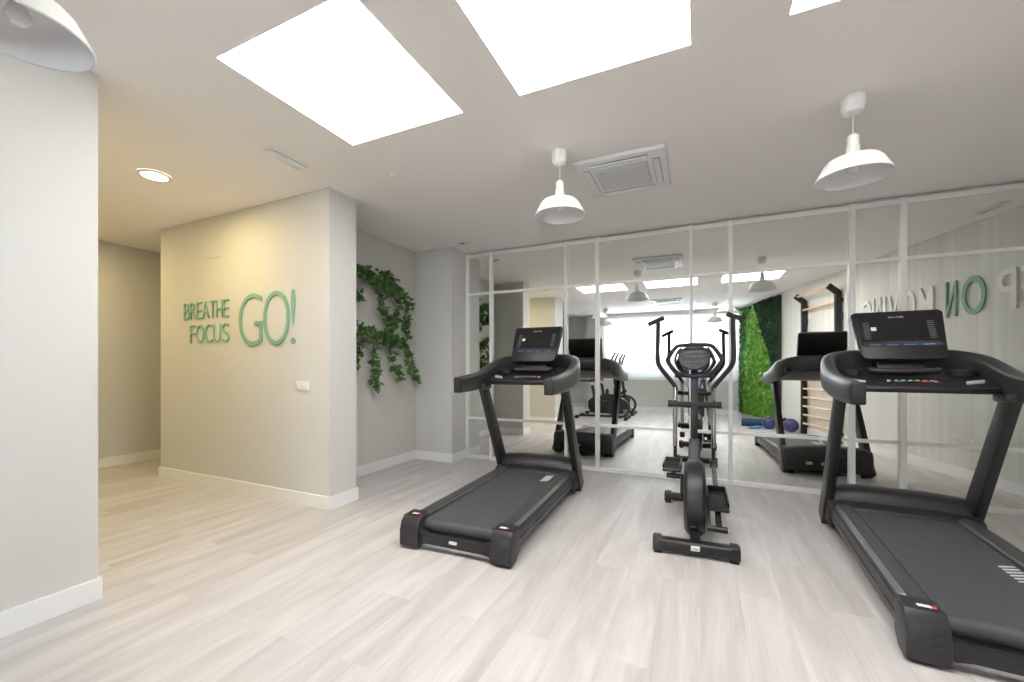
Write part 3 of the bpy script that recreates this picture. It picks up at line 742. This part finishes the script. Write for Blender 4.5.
# pivots
MB().tube([(-.18, 1.10, .88), (.18, 1.10, .88)], .016, n=14).build('pivot_axle', 'blkmetal', el)
LINK = {-1: dict(ty=1.15, pin=(.50, .375), px=-.145), 1: dict(ty=1.07, pin=(.13, .145), px=.145)}
for s in (-1, 1):
    q = LINK[s]; ty = q['ty']; x = s*.154
    yv = lambda z: 1.10 + (ty-1.10)*(z-.88)/(1.60-.88)
    grip_pts = [(x, yv(.99), .99), (x+s*.004, yv(1.03), 1.03), (x+s*.075, yv(1.13), 1.125), (x+s*.138, yv(1.22), 1.215), (x+s*.152, yv(1.30), 1.30), (x+s*.150, yv(1.45), 1.45), (x+s*.148, yv(1.61), 1.61)]
    arm = MB().tube(grip_pts, .0195, n=14, smooth_pts=5).build('moving_arm', 'foam', el)
    MB().tube([(x+s*.100, ty+.0, 1.650), (x+s*.232, ty-.03, 1.590)], .021, n=14).build('hand_grip', 'foam', arm)
    ch = MB().tube([(x, yv(1.02), 1.02), (x, yv(.50), .50)], .0195, n=16).build('chrome_tube', 'chrome', arm, label='chrome tube')
    MB().tube([(x, yv(.88)-.035, .88), (x, yv(.88)+.035, .88)], .026, n=14).build('pivot_collar', 'blkmetal', arm)
    lw = MB().tube([(x, yv(.55), .55), (x, yv(.34), .34)], .016, n=12)
    lw.build('lower_link', 'blkmetal', arm)
    MB().box((x, yv(.36), .36), (.06, .07, .07), bev=.012).build('link_joint', 'blk', arm)
    # pedal bar from crank pin to link
    pa = (q['px'], q['pin'][0], q['pin'][1]); pb = (x, yv(.36), .36)
    pbar = MB().beam(pa, pb, .036, .05, bev=.008).build('pedal_bar', 'blkmetal', el)
    A_ = Vector(pa); B_ = Vector(pb); d = (B_-A_).normalized()
    ped = MB(); base = A_.lerp(B_, .27) + Vector((0, 0, .050)); pit = math.atan2(d.z, d.y)
    if s == -1: base = A_.lerp(B_, .22) + Vector((-.01, 0, .045))
    ped.box((0, 0, 0), (.135, .33, .022), bev=.010, seg=2)
    for sx in (-1, 1): ped.box((sx*.062, .02, .022), (.012, .28, .035), bev=.005)
    ped.box((0, .158, .024), (.12, .016, .045), bev=.006)
    from mathutils import Euler
    bmesh.ops.transform(ped.bm, matrix=Matrix.Translation(base) @ Euler((pit*.6, 0, 0)).to_matrix().to_4x4(), verts=ped.bm.verts)
    po = ped.build('pedal', 'blk', el)
    tr = MB()
    for k in range(7): tr.box((0, -.12+k*.038, .0125), (.10, .012, .003))
    bmesh.ops.transform(tr.bm, matrix=Matrix.Translation(base) @ Euler((pit*.6, 0, 0)).to_matrix().to_4x4(), verts=tr.bm.verts)
    tr.build('pedal_tread', 'rubber', po, smooth=False)
    # crank
    MB().beam((s*.085, CY, CZ), (s*.085, q['pin'][0], q['pin'][1]), .022, .04, bev=.006).build('crank_arm', 'blkmetal', el)
    MB().tube([(s*.075, q['pin'][0], q['pin'][1]), (s*.195, q['pin'][0], q['pin'][1])], .020, n=16).build('crank_pin', 'blkmetal', el)

# ================================================================== HANGING IVY
def ivy(loc, strands, label, seed):
    rnd = random.Random(seed)
    t = thing('hanging_ivy_plant', label, 'plant', loc, 0, 'trailing ivy on the alcove wall')
    # little white wall pot
    MB().lathe([(0, -.05), (.045, -.05), (.052, .0), (.058, .035), (.053, .035), (.047, .02), (0, .02)], c=(.065, -.42, .03), n=24).build('wall_pot', 'white', t)
    st = MB(); lf = MB()
    def leaf(p, d, size):
        d = d.normalized(); side = d.cross(Vector((rnd.uniform(-1, 1), rnd.uniform(-1, 1), rnd.uniform(-1, 1)))).normalized(); nn = side.cross(d)
        shape = [(0, 0), (.32, .18), (.52, .50), (.30, .62), (.22, .86), (0, 1.12), (-.22, .86), (-.30, .62), (-.52, .50), (-.32, .18)]
        c = lf.bm.verts.new(p + d*size*.5 + nn*size*.10)
        vs = [lf.bm.verts.new(p + side*u*size + d*v_*size + nn*(-abs(u))*size*.12) for u, v_ in shape]
        for i in range(len(vs)): lf.bm.faces.new((c, vs[i], vs[(i+1) % len(vs)]))
    for pts, dens in strands:
        P3 = catmull([Vector((p[0], p[1]*.90, p[2])) for p in pts], 8)
        P3 = [p + Vector((rnd.uniform(-.004, .008), rnd.uniform(-.01, .01), rnd.uniform(-.01, .01))) for p in P3]
        st.tube(P3, .0035, n=6)
        for i, p in enumerate(P3):
            for k in range(max(1, int(dens*.72)+(i % 2))):
                dirv = Vector((rnd.uniform(.0, 1.2), rnd.uniform(-1, 1), rnd.uniform(-1.1, .6)))
                leaf(Vector((max(p.x+rnd.uniform(-.015, .045), .012), p.y+rnd.uniform(-.045, .045), p.z+rnd.uniform(-.045, .04))), dirv, rnd.uniform(.045, .074))
    st.build('vine_stems', 'stem', t)
    lf.build('leaves', 'leaf', t, smooth=False)
    return t
# local y along wall (world y), z up, x out of wall
ivy((XAL, 3.68, 2.14), [
    ([(.04, -.60, .02), (.09, -.40, .07), (.10, -.15, .02), (.09, .02, .02), (.09, .16, -.05), (.08, .30, .0)], 7),
    ([(.06, -.55, .10), (.09, -.35, .10), (.10, -.2, .06)], 5),
    ([(.10, -.18, .0), (.12, -.10, -.15), (.11, -.05, -.28), (.10, .05, -.38)], 4),
    ([(.08, -.02, .10), (.10, .05, .14), (.10, .16, .06), (.10, .24, -.10), (.10, .22, -.28), (.09, .20, -.38)], 4),
    ([(.08, .25, .0), (.09, .40, -.08), (.10, .46, -.2), (.10, .42, -.34), (.10, .38, -.44), (.09, .46, -.56)], 4),
    ([(.05, -.55, -.05), (.08, -.45, -.12), (.07, -.42, -.22)], 4)], 'upper of two trailing green ivy plants on the alcove wall', 3)
ivy((XAL, 3.68, 1.58), [
    ([(.04, -.58, .10), (.09, -.35, .04), (.11, -.12, -.02), (.11, .05, -.06), (.10, .20, -.06), (.09, .36, -.10)], 7),
    ([(.09, -.38, .02), (.10, -.42, -.15), (.10, -.5, -.28), (.10, -.55, -.36)], 3),
    ([(.10, -.18, -.05), (.11, -.20, -.22), (.10, -.18, -.38), (.10, -.20, -.48), (.10, -.14, -.60)], 4),
    ([(.10, .08, -.08), (.11, .12, -.25), (.10, .22, -.40), (.10, .30, -.50)], 4),
    ([(.09, .30, -.08), (.10, .44, -.20), (.10, .50, -.34), (.10, .56, -.46), (.10, .66, -.54)], 4),
    ([(.09, .05, -.0), (.10, .10, .08), (.10, .16, .12)], 4)], 'lower of two trailing green ivy plants on the alcove wall', 5)

# ================================================================== BEHIND THE CAMERA, SEEN IN THE MIRROR
# --- roller blind
rb = thing('roller_blind', 'wide white roller blind over the bright back window', 'blind', (-.83, YBK, 0))
n_ = MB(); NX = 30
pts = []
for i in range(NX+1):
    x = -1.66+3.42*i/NX; y = .045+.003*math.sin(i*.9)
    pts.append((x, y))
poly = pts + [(x, y+.0015) for x, y in pts[::-1]]
n_.prism(poly, .86, 2.56).build('blind_cloth', 'blind', rb)
MB().tube([(-1.68, .045, 2.585), (1.78, .045, 2.585)], .028, n=20).build('blind_roller', 'white', rb)
MB().box((.05, .046, .855), (3.42, .014, .025), bev=.004).build('bottom_bar', 'white', rb)
for x in (-1.675, 1.775): MB().box((x, .03, 2.59), (.012, .058, .07), bev=.002).build('bracket', 'white', rb)

# --- moss wall on the right wall, between the back corner and the wall bars
ang = math.atan2(-RK, 1)   # rotation that takes local y to the wall direction
mw = thing('moss_wall_panel', 'tall green moss and foliage panel with a bright triangle, on the right wall by the window', 'plant wall', (rwx(-1.32), -1.32, 0), ang)
MB().box((-.03, 0, 1.37), (.05, 2.0, 2.58)).build('backing_board', 'dark_gap', mw, smooth=False)
def zone(yy, zz):
    # yy: local y (+ toward mirror), zz height. bright triangle apex near top
    tt = max(0, 2.67-zz)
    right = -.18 + tt*.65 + .02*math.sin(zz*9); left = -.18 - min(tt, .5)*.72 - max(0, tt-.5)*.10 + .03*math.sin(zz*7+1)
    if yy > right: return 2
    if yy < left: return 1
    return 0
leaves = [MB(), MB(), MB()]; rnd = random.Random(11)
for k in range(15000):
    yy = rnd.uniform(-1.0, 1.0); zz = rnd.uniform(.09, 2.65)
    z_ = zone(yy, zz)
    bump_ = [.045, .03, .02][z_]*(1+.9*math.sin(yy*17+math.sin(zz*8)*2)*math.sin(zz*13))
    L_ = rnd.uniform(.03, .06)
    p = Vector((-.055-bump_*rnd.uniform(.2, 1), yy, zz))
    d = Vector((-rnd.uniform(.3, 1), rnd.uniform(-1, 1), rnd.uniform(-1, .8))).normalized(); sd = d.cross(Vector((rnd.uniform(-1, 1), rnd.uniform(-1, 1), 1))).normalized()
    m_ = leaves[z_]
    a_, b_, c_, e_ = [m_.bm.verts.new(v) for v in (p, p+d*L_*.5+sd*L_*.28, p+d*L_, p+d*L_*.5-sd*L_*.28)]
    m_.bm.faces.new((a_, b_, c_, e_))
# mossy ground layer behind the leaves, one per tone
ground = [MB(), MB(), MB()]
NY, NZ = 54, 86
for i in range(NY):
    for j in range(NZ):
        ya, yb_ = -1.0+2.0*i/NY, -1.0+2.0*(i+1)/NY; za, zb_ = .08+2.58*j/NZ, .08+2.58*(j+1)/NZ
        z_ = zone((ya+yb_)/2, (za+zb_)/2); off = [-.085, -.072, -.062][z_]
        hgt = lambda y_, zz_: off+.015*math.sin(y_*40+zz_*11)*math.sin(zz_*37-y_*9)
        ground[z_].quad([(hgt(ya, za), ya, za), (hgt(yb_, za), yb_, za), (hgt(yb_, zb_), yb_, zb_), (hgt(ya, zb_), ya, zb_)])
for g_, l_, m_, lab in zip(ground, leaves, ('moss_light', 'moss_mid', 'moss_dark'), ('bright green foliage triangle', 'mid green mixed foliage', 'dark green moss')):
    me = bpy.data.meshes.new('tmp'); l_.bm.to_mesh(me); g_.bm.from_mesh(me); l_.bm.free(); bpy.data.meshes.remove(me)
    g_.build('foliage', m_, mw, smooth=False, label=lab)

# --- wall bars
wb = thing('wall_bars', 'black steel wall bars with pale wooden rungs on the right wall beside the moss panel', 'wall bars', (rwx(1.02)-.01, 1.02, 0), ang)
for s in (-1, 1):
    p = MB(); p.beam((-.05, s*.49, 0.0), (-.05, s*.49, 2.38), .085, .055, bev=.004, xdir=(1, 0, 0))
    p.beam((-.04, s*.49, 2.36), (-.19, s*.49, 2.48), .055, .085, bev=.004, xdir=(0, 1, 0))
    po = p.build('post', 'blkmetal', wb)
    for z in (.42, 2.05):
        MB().tube([(-.03, s*.49+.03, z), (-.03, s*.49+.09, z), (-.03, s*.49+.09, z-.10), (-.03, s*.49+.06, z-.12)], .005, n=8).build('hook', 'blkmetal', po)
    for z in (.15, 1.2, 2.25): MB().box((-.005, s*.49, z), (.012, .10, .05), bev=.002).build('wall_bracket', 'blkmetal', wb)
for z in [.19+.156*k for k in range(8)]: MB().tube([(-.065, -.47, z), (-.065, .47, z)], .018, n=12).build('rung', 'wood', wb, label='pale wooden rung')
MB().tube([(-.07, -.49, 2.22), (-.07, .49, 2.22)], .018, n=12).build('rung', 'wood', wb, label='pale wooden rung')
MB().tube([(-.165, -.49, 2.46), (-.165, .49, 2.46)], .018, n=12).build('rung', 'wood', wb, label='pale wooden rung')

# --- floor items by the wall bars
def ball(loc, r, label, m_='ball'):
    t = thing('exercise_ball', label, 'ball', loc, 0, 'violet exercise balls on the floor')
    MB().lathe([(r*math.sin(PI*k/18), r-r*math.cos(PI*k/18)) for k in range(19)], n=32).build('ball_skin', m_, t)
    rg = MB()
    for h_ in (-.5, -.25, 0, .25, .5):
        rr = r*math.sqrt(1-h_*h_)+.001
        rg.tube([(rr*math.cos(2*PI*k/32), rr*math.sin(2*PI*k/32), r+h_*r) for k in range(32)], .0018, n=6, closed=True)
    rg.build('ridge', m_, t)
    MB().lathe([(0, r*2-.001), (.008, r*2-.001), (.008, r*2+.002), (0, r*2+.003)], n=12).build('valve', 'print_white', t)
ball((1.53, .455, 0), .125, 'violet exercise ball on the floor next to the wall bars, right of the basket')
ball((1.22, .17, 0), .12, 'violet exercise ball on the floor in front of the dark blue mat roll')
mr = thing('rolled_mat', 'dark blue rolled exercise mat lying on the floor below the moss panel', 'mat', (1.00, -.08, .085), R(8))
sp = []
for k in range(100):
    a = k*.32; r_ = .012+.0115*a/ (2*PI) * 1.28; sp.append((r_*math.cos(a), r_*math.sin(a)))
sp2 = [(x*(1-.0065/max(math.hypot(x, z), .01)), z*(1-.0065/max(math.hypot(x, z), .01))) for x, z in sp[::-1]]
mrb = MB(); pr_ = sp+sp2
for (y_a, y_b) in ((-.0, .0),):
    A1 = [mrb.bm.verts.new((-.22, x, z)) for x, z in sp]; B1 = [mrb.bm.verts.new((.22, x, z)) for x, z in sp]
    A2 = [mrb.bm.verts.new((-.22, x, z)) for x, z in sp2[::-1]]; B2 = [mrb.bm.verts.new((.22, x, z)) for x, z in sp2[::-1]]
    for i in range(len(sp)-1):
        mrb.bm.faces.new((A1[i], A1[i+1], B1[i+1], B1[i])); mrb.bm.faces.new((A2[i+1], A2[i], B2[i], B2[i+1]))
        mrb.bm.faces.new((A1[i+1], A1[i], A2[i], A2[i+1])); mrb.bm.faces.new((B1[i], B1[i+1], B2[i+1], B2[i]))
mrb.build('mat_roll', 'mat_blue', mr)
for x in (-.12, .12): MB().tube([(x, .0845*math.cos(2*PI*k/28), .0845*math.sin(2*PI*k/28)) for k in range(28)], .003, n=6, closed=True).build('strap', 'rubber', mr)
bn = MB()
for j in range(4):
    cx_, cy_ = j*.035-.05, (j % 2)*.03
    bn.tube([(cx_+(.07+.012*math.sin(3*a))*math.cos(a), cy_+.05*math.sin(a), .014+.012*j+.004*math.sin(2*a)) for a in [2*PI*k/30 for k in range(30)]], .010, n=8, closed=True)
bo = bn.build('resistance_band', 'band_blue'); bo.location = (1.00, .22, 0)
tag(bo, 'coiled light blue resistance band on the floor in front of the mat roll', 'resistance band')
bk = thing('wicker_basket', 'brown wicker basket on the floor between the two violet balls', 'basket', (1.47, .18, 0))
wk = MB(); rings_ = 9
for j in range(rings_):
    z = .012+j*.017; rr = .095+.018*j/rings_
    wk.tube([((rr+.004*(-1)**k)*math.cos(2*PI*k/36), (rr+.004*(-1)**k)*math.sin(2*PI*k/36), z) for k in range(36)], .0092, n=6, closed=True)
wk.lathe([(0, .004), (.09, .004), (.105, .15), (.098, .15), (.084, .012), (0, .012)], n=36)
wk.build('basket_body', 'wicker', bk)
MB().tube([(.116*math.cos(2*PI*k/36), .116*math.sin(2*PI*k/36), .160) for k in range(36)], .010, n=8, closed=True).build('rim', 'wicker', bk)
def dumbbell(loc, rz, label):
    t = thing('dumbbell', label, 'dumbbell', loc, rz, 'black dumbbells in the basket')
    MB().tube([(-.06, 0, 0), (.06, 0, 0)], .012, n=12).build('handle', 'chrome', t)
    for s in (-1, 1): MB().lathe([(0, -.022), (.026, -.022), (.030, -.016), (.030, .016), (.026, .022), (0, .022)], c=(s*.062, 0, 0), n=6, axis='x').build('weight', 'rubber', t)
    return t
d0 = dumbbell((1.435, .18, .198), R(70), 'black dumbbell lying across the wicker basket, the one farther from the wall')
dup(d0, (1.505, .17, .198), R(75), 'black dumbbell lying across the wicker basket, the one nearer the wall')

# --- spinning bikes
def bike(loc, rz, label, accent, saddle):
    t = thing('exercise_bike', label, 'exercise bike', loc, rz, 'exercise bikes seen in the mirror'); t.scale = (1.14, 1, 1)
    # local +x forward
    for x, n in ((-.48, 'rear_stabilizer'), (.50, 'front_stabilizer')):
        MB().tube([(x, -.24, .045), (x, .24, .045)], .030, n=14).build(n, 'blkmetal', t)
        for s in (-1, 1): MB().lathe([(0, -.03), (.040, -.03), (.045, 0), (.040, .03), (0, .03)], c=(x, s*.235, .045), n=16, axis='y').build('foot', 'rubber', t)
    MB().beam((-.48, 0, .06), (.50, 0, .07), .05, .05, bev=.01, xdir=(0, 1, 0)).build('base_beam', 'blkmetal', t)
    # ringed front flywheel
    MB().tube([(.33+.205*math.cos(2*PI*k/40), 0, .265+.215*math.sin(2*PI*k/40)) for k in range(40)], .026, n=10, closed=True).build('flywheel_ring', 'blkmetal', t)
    MB().tube([(.33, -.05, .265), (.33, .05, .265)], .03, n=16).build('hub', 'blkmetal', t)
    for a_ in (R(200), R(320), R(80)): MB().tube([(.33, 0, .265), (.33+.20*math.cos(a_), 0, .265+.20*math.sin(a_))], .010, n=8).build('spoke', 'blkmetal', t)
    # belt cover
    poly = [(.40, .12), (.42, .42), (.10, .50), (-.18, .52), (-.30, .40), (-.30, .22), (-.18, .12)]
    MB().prism(poly, -.075, -.035, axis='y', bev=.010).build('belt_cover', 'blk', t)
    MB().prism([(.34, .15), (.30, .22), (-.02, .22), (-.06, .15)], -.079, -.074, axis='y').build('cover_stripe', accent, t)
    MB().prism([(.12, .32), (.20, .45), (.17, .45), (.09, .32)], -.079, -.074, axis='y').build('cover_mark', 'print_white', t)
    MB().beam((-.10, 0, .10), (-.20, 0, .78), .05, .06, bev=.01, xdir=(0, 1, 0)).build('seat_tube', 'blkmetal', t)
    MB().beam((-.19, 0, .62), (-.25, 0, .87), .032, .032, bev=.005, xdir=(0, 1, 0)).build('seat_post', 'chrome', t)
    sd = MB(); rows = []
    for x, hw in ((-.36, .05), (-.33, .09), (-.26, .10), (-.18, .055), (-.10, .025), (-.06, .015)): rows.append([(x-.10, y, z) for y, z in superring(0, .885, hw, .030, 14, 2.6)])
    sd.sweep(rows).build('saddle', saddle, t)
    MB().beam((-.15, 0, .25), (.34, 0, .62), .05, .07, bev=.01, xdir=(0, 1, 0)).build('main_tube', 'blkmetal', t)
    MB().beam((.33, 0, .28), (.22, 0, 1.22), .05, .06, bev=.01, xdir=(0, 1, 0)).build('handlebar_post', 'blkmetal', t)
    hb = MB()
    for s in (-1, 1):
        hb.tube([(.18, 0, 1.25), (.21, s*.10, 1.26), (.22, s*.20, 1.28), (.24, s*.22, 1.40), (.30, s*.18, 1.53)], .020, n=10, smooth_pts=3)
    hb.build('handlebar', 'foam', t)
    MB().box((.23, 0, 1.30), (.02, .13, .09), rot=(0, -R(25), 0), bev=.006).build('console', 'blk', t)
    MB().tube([(-.05, -.13, .30), (-.05, .13, .30)], .014, n=10).build('crank_axle', 'blkmetal', t)
    for s in (-1, 1):
        MB().beam((-.05, s*.125, .30), (-.05+s*.12, s*.125, .30+s*.12), .014, .028, bev=.003, xdir=(0, 1, 0)).build('crank_arm', 'blkmetal', t)
        MB().box((-.05+s*.12, s*.175, .30+s*.12), (.10, .09, .028), bev=.006).build('pedal', 'blk', t)
    MB().lathe([(0, .0), (.034, .0), (.036, .16), (.015, .20), (0, .205)], c=(.10, 0, .50), n=16).build('knob', 'rubber', t)
    return t
bike((-2.07, -.12, 0), 0, 'black exercise bike with a blue stripe, nearer the mirror of the two bikes', 'band_blue', 'rubber')
bike((-2.07, -1.12, 0), 0, 'exercise bike with a dark red saddle, standing nearer the window', 'red_paint', 'red_paint')

# --- camera on tripod and the photographer, just behind the viewpoint
F2 = Vector((-math.sin(YAW), math.cos(YAW), 0)); S2 = Vector((math.cos(YAW), math.sin(YAW), 0))
tp = thing('camera_tripod', 'black tripod standing in front of the photographer, reflected behind the elliptical trainer', 'tripod', tuple(-F2*.16))
MB().tube([(0, 0, .80), (0, 0, 1.10)], .014, n=12).build('centre_column', 'blkmetal', tp)
for k in range(3):
    a = YAW + PI/2 + PI/3 + k*2*PI/3
    MB().tube([(.03*math.cos(a), .03*math.sin(a), .90), (.16*math.cos(a), .16*math.sin(a), .45), (.28*math.cos(a), .28*math.sin(a), .01)], [.016]*3, n=10).build('leg', 'blkmetal', tp)
MB().lathe([(0, .86), (.045, .86), (.050, .90), (.040, .94), (0, .94)], n=20).build('crown', 'blkmetal', tp)
MB().lathe([(0, 1.09), (.03, 1.09), (.034, 1.11), (.028, 1.135), (0, 1.135)], n=20).build('tripod_head', 'blkmetal', tp)
ca = thing('photo_camera', 'black camera with a wide lens mounted on the tripod', 'camera', tuple(-F2*.16 + Vector((0, 0, 1.137))), YAW)
MB().box((0, 0, .05), (.14, .06, .10), bev=.012, seg=3).box((0, .005, .112), (.05, .05, .03), bev=.008).build('body', 'blk', ca)
MB().lathe([(0, .02), (.032, .02), (.034, .05), (.037, .10), (.037, .122), (.030, .124), (0, .118)], c=(0, 0, .058), n=28, axis='y').build('lens', 'blk2', ca)
MB().lathe([(0, .119), (.020, .120), (.026, .1245), (0, .1248)], c=(0, 0, .058), n=28, axis='y').build('front_glass', 'lens', ca)

def skin_obj(name, verts, edges, radii, m, parent=None, sub=2, root=0):
    me = bpy.data.meshes.new(name); me.from_pydata(verts, edges, [])
    o = bpy.data.objects.new(name, me); col.objects.link(o)
    sk = o.modifiers.new('skin', 'SKIN'); sk.use_smooth_shade = True; sk.branch_smoothing = .6
    for i, r in enumerate(radii):
        v = me.skin_vertices[0].data[i]; v.radius = r if isinstance(r, tuple) else (r, r)
        v.use_root = (i == root)
    if sub: s_ = o.modifiers.new('sub', 'SUBSURF'); s_.levels = sub; s_.render_levels = sub
    me.materials.append(M[m])
    if parent: o.parent = parent
    return o
pe = thing('person', 'person in a lavender shirt and dark trousers standing behind the tripod', 'person', (-.07, -.50, 0), 0)
# local +y faces the mirror
V = []; E_ = []; RD = []
def chain(start, pts, rads):
    prev = start; first = None
    for p, r in zip(pts, rads):
        V.append(p); RD.append(r); i = len(V)-1
        if first is None: first = i
        if prev is not None: E_.append((prev, i))
        prev = i
    return prev
pel = chain(None, [(0, 0, .92)], [(.115, .075)])
spn = chain(pel, [(0, 0, 1.05), (0, .0, 1.20), (0, -.01, 1.375)], [(.125, .09), (.135, .095), (.13, .085)])
nk = chain(spn, [(0, 0, 1.45), (0, .015, 1.49)], [.058, .055])
hd_ = chain(nk, [(0, .02, 1.54), (0, .025, 1.60), (0, .02, 1.655)], [(.068, .078), (.080, .096), (.066, .084)])
wr = {}
for s in (-1, 1):
    kn = chain(pel, [(s*.085, 0, .84), (s*.10, .01, .50), (s*.105, -.01, .11)], [(.072, .070), .056, .040])
    chain(kn, [(s*.11, .05, .045), (s*.12, .14, .032)], [(.042, .035), (.036, .026)])
    wr[s] = chain(spn, [(s*.13, 0, 1.395), (s*.195, 0, 1.365), (s*.265, -.02, 1.08), (s*.16, .17, 1.03), (s*.115, .235, 1.06)], [.055, .052, .040, .032, .024])
    # palm and fingers closing on the tripod/camera
    x0 = s*.10; pm = chain(wr[s], [(x0, .27, 1.075)], [(.026, .018)])
    for fi, (dx, ln) in enumerate(((-.024, .030), (-.009, .036), (.007, .034), (.022, .026))):
        chain(pm, [(x0+dx, .300, 1.085), (x0+dx*1.1-s*.006, .300+ln*.6, 1.078), (x0+dx-s*.014, .298+ln*.7, 1.060)], [.0085, .0078, .0065])
    chain(pm, [(x0-s*.026, .268, 1.095), (x0-s*.042, .288, 1.105)], [.009, .0075])
body = skin_obj('body', V, E_, RD, 'skin', pe)
# clothing: shirt (torso + upper arms) and trousers as slightly larger skinned shells
V = []; E_ = []; RD = []
a0 = chain(None, [(0, 0, .70)], [(.255, .16)]); a1 = chain(a0, [(0, 0, .85), (0, 0, 1.05), (0, 0, 1.20), (0, -.01, 1.375)], [(.245, .145), (.20, .13), (.175, .115), (.16, .10)])
chain(a1, [(0, .0, 1.455)], [(.078, .07)])
for s in (-1, 1): chain(a1, [(s*.14, 0, 1.40), (s*.195, 0, 1.365), (s*.268, -.02, 1.10), (s*.175, .14, 1.035)], [.068, .064, .052, .044])
skin_obj('shirt', V, E_, RD, 'shirt', pe)
V = []; E_ = []; RD = []
a0 = chain(None, [(0, 0, .90)], [(.120, .085)]); 
for s in (-1, 1): chain(a0, [(s*.088, 0, .82), (s*.10, .01, .50), (s*.105, -.005, .08)], [(.088, .085), .072, .060])
skin_obj('trousers', V, E_, RD, 'trousers', pe)
for s in (-1, 1):
    sh = MB(); rows = []
    for y, hw, ht in ((-.075, .032, .04), (-.05, .042, .05), (.0, .045, .055), (.08, .048, .042), (.15, .046, .034), (.195, .030, .024)): rows.append([(s*.113+x, y, max(.0, z)) for x, z in superring(0, ht*.95, hw, ht, 16, 3)])
    sh.sweep(rows).build('shoe', 'print_white', pe)
hr = MB(); rows = []
for k in range(13):
    a = R(8)+(R(100))*k/12
hrb = MB(); bmesh.ops.create_uvsphere(hrb.bm, u_segments=28, v_segments=18, radius=1)
for v in hrb.bm.verts: v.co = Vector((v.co.x*.088, .006+v.co.y*.108, 1.625+v.co.z*.098))
kill = [v for v in hrb.bm.verts if (v.co.y > .045 and v.co.z < 1.665) or v.co.z < 1.545]
bmesh.ops.delete(hrb.bm, geom=kill, context='VERTS')
hrb.build('hair', 'hair', pe)
for s in (-1, 1):
    ey = MB(); bmesh.ops.create_uvsphere(ey.bm, u_segments=14, v_segments=10, radius=.011)
    for v in ey.bm.verts: v.co += Vector((s*.030, .098, 1.600))
    ey.build('eye', 'eye', pe)
    ir = MB(); bmesh.ops.create_uvsphere(ir.bm, u_segments=12, v_segments=8, radius=.006)
    for v in ir.bm.verts: v.co += Vector((s*.030, .1045, 1.600))
    ir.build('iris', 'hair', pe)
    eb = MB().tube([(s*.018, .106, 1.617), (s*.032, .106, 1.621), (s*.046, .098, 1.615)], .0035, n=6); eb.build('eyebrow', 'hair', pe)
    er = MB(); bmesh.ops.create_uvsphere(er.bm, u_segments=14, v_segments=10, radius=1)
    for v in er.bm.verts: v.co = Vector((s*.080+v.co.x*.010, .015+v.co.y*.018, 1.590+v.co.z*.030))
    er.build('ear', 'skin', pe)
ns = MB().sweep([[(x, .095+y_, z) for x, y_ in superring(0, 0, hw, hw, 10, 2)] for z, hw, y_o in ((1.605, .006, 0), (1.590, .009, 0), (1.572, .013, 0), (1.562, .009, 0))])
for v in ns.bm.verts: v.co.y += (1.605-v.co.z)*.35
ns.build('nose', 'skin', pe)
MB().tube([(-.022, .098, 1.540), (0, .106, 1.538), (.022, .098, 1.540)], .0045, n=8, smooth_pts=3).build('mouth', 'red_paint', pe)
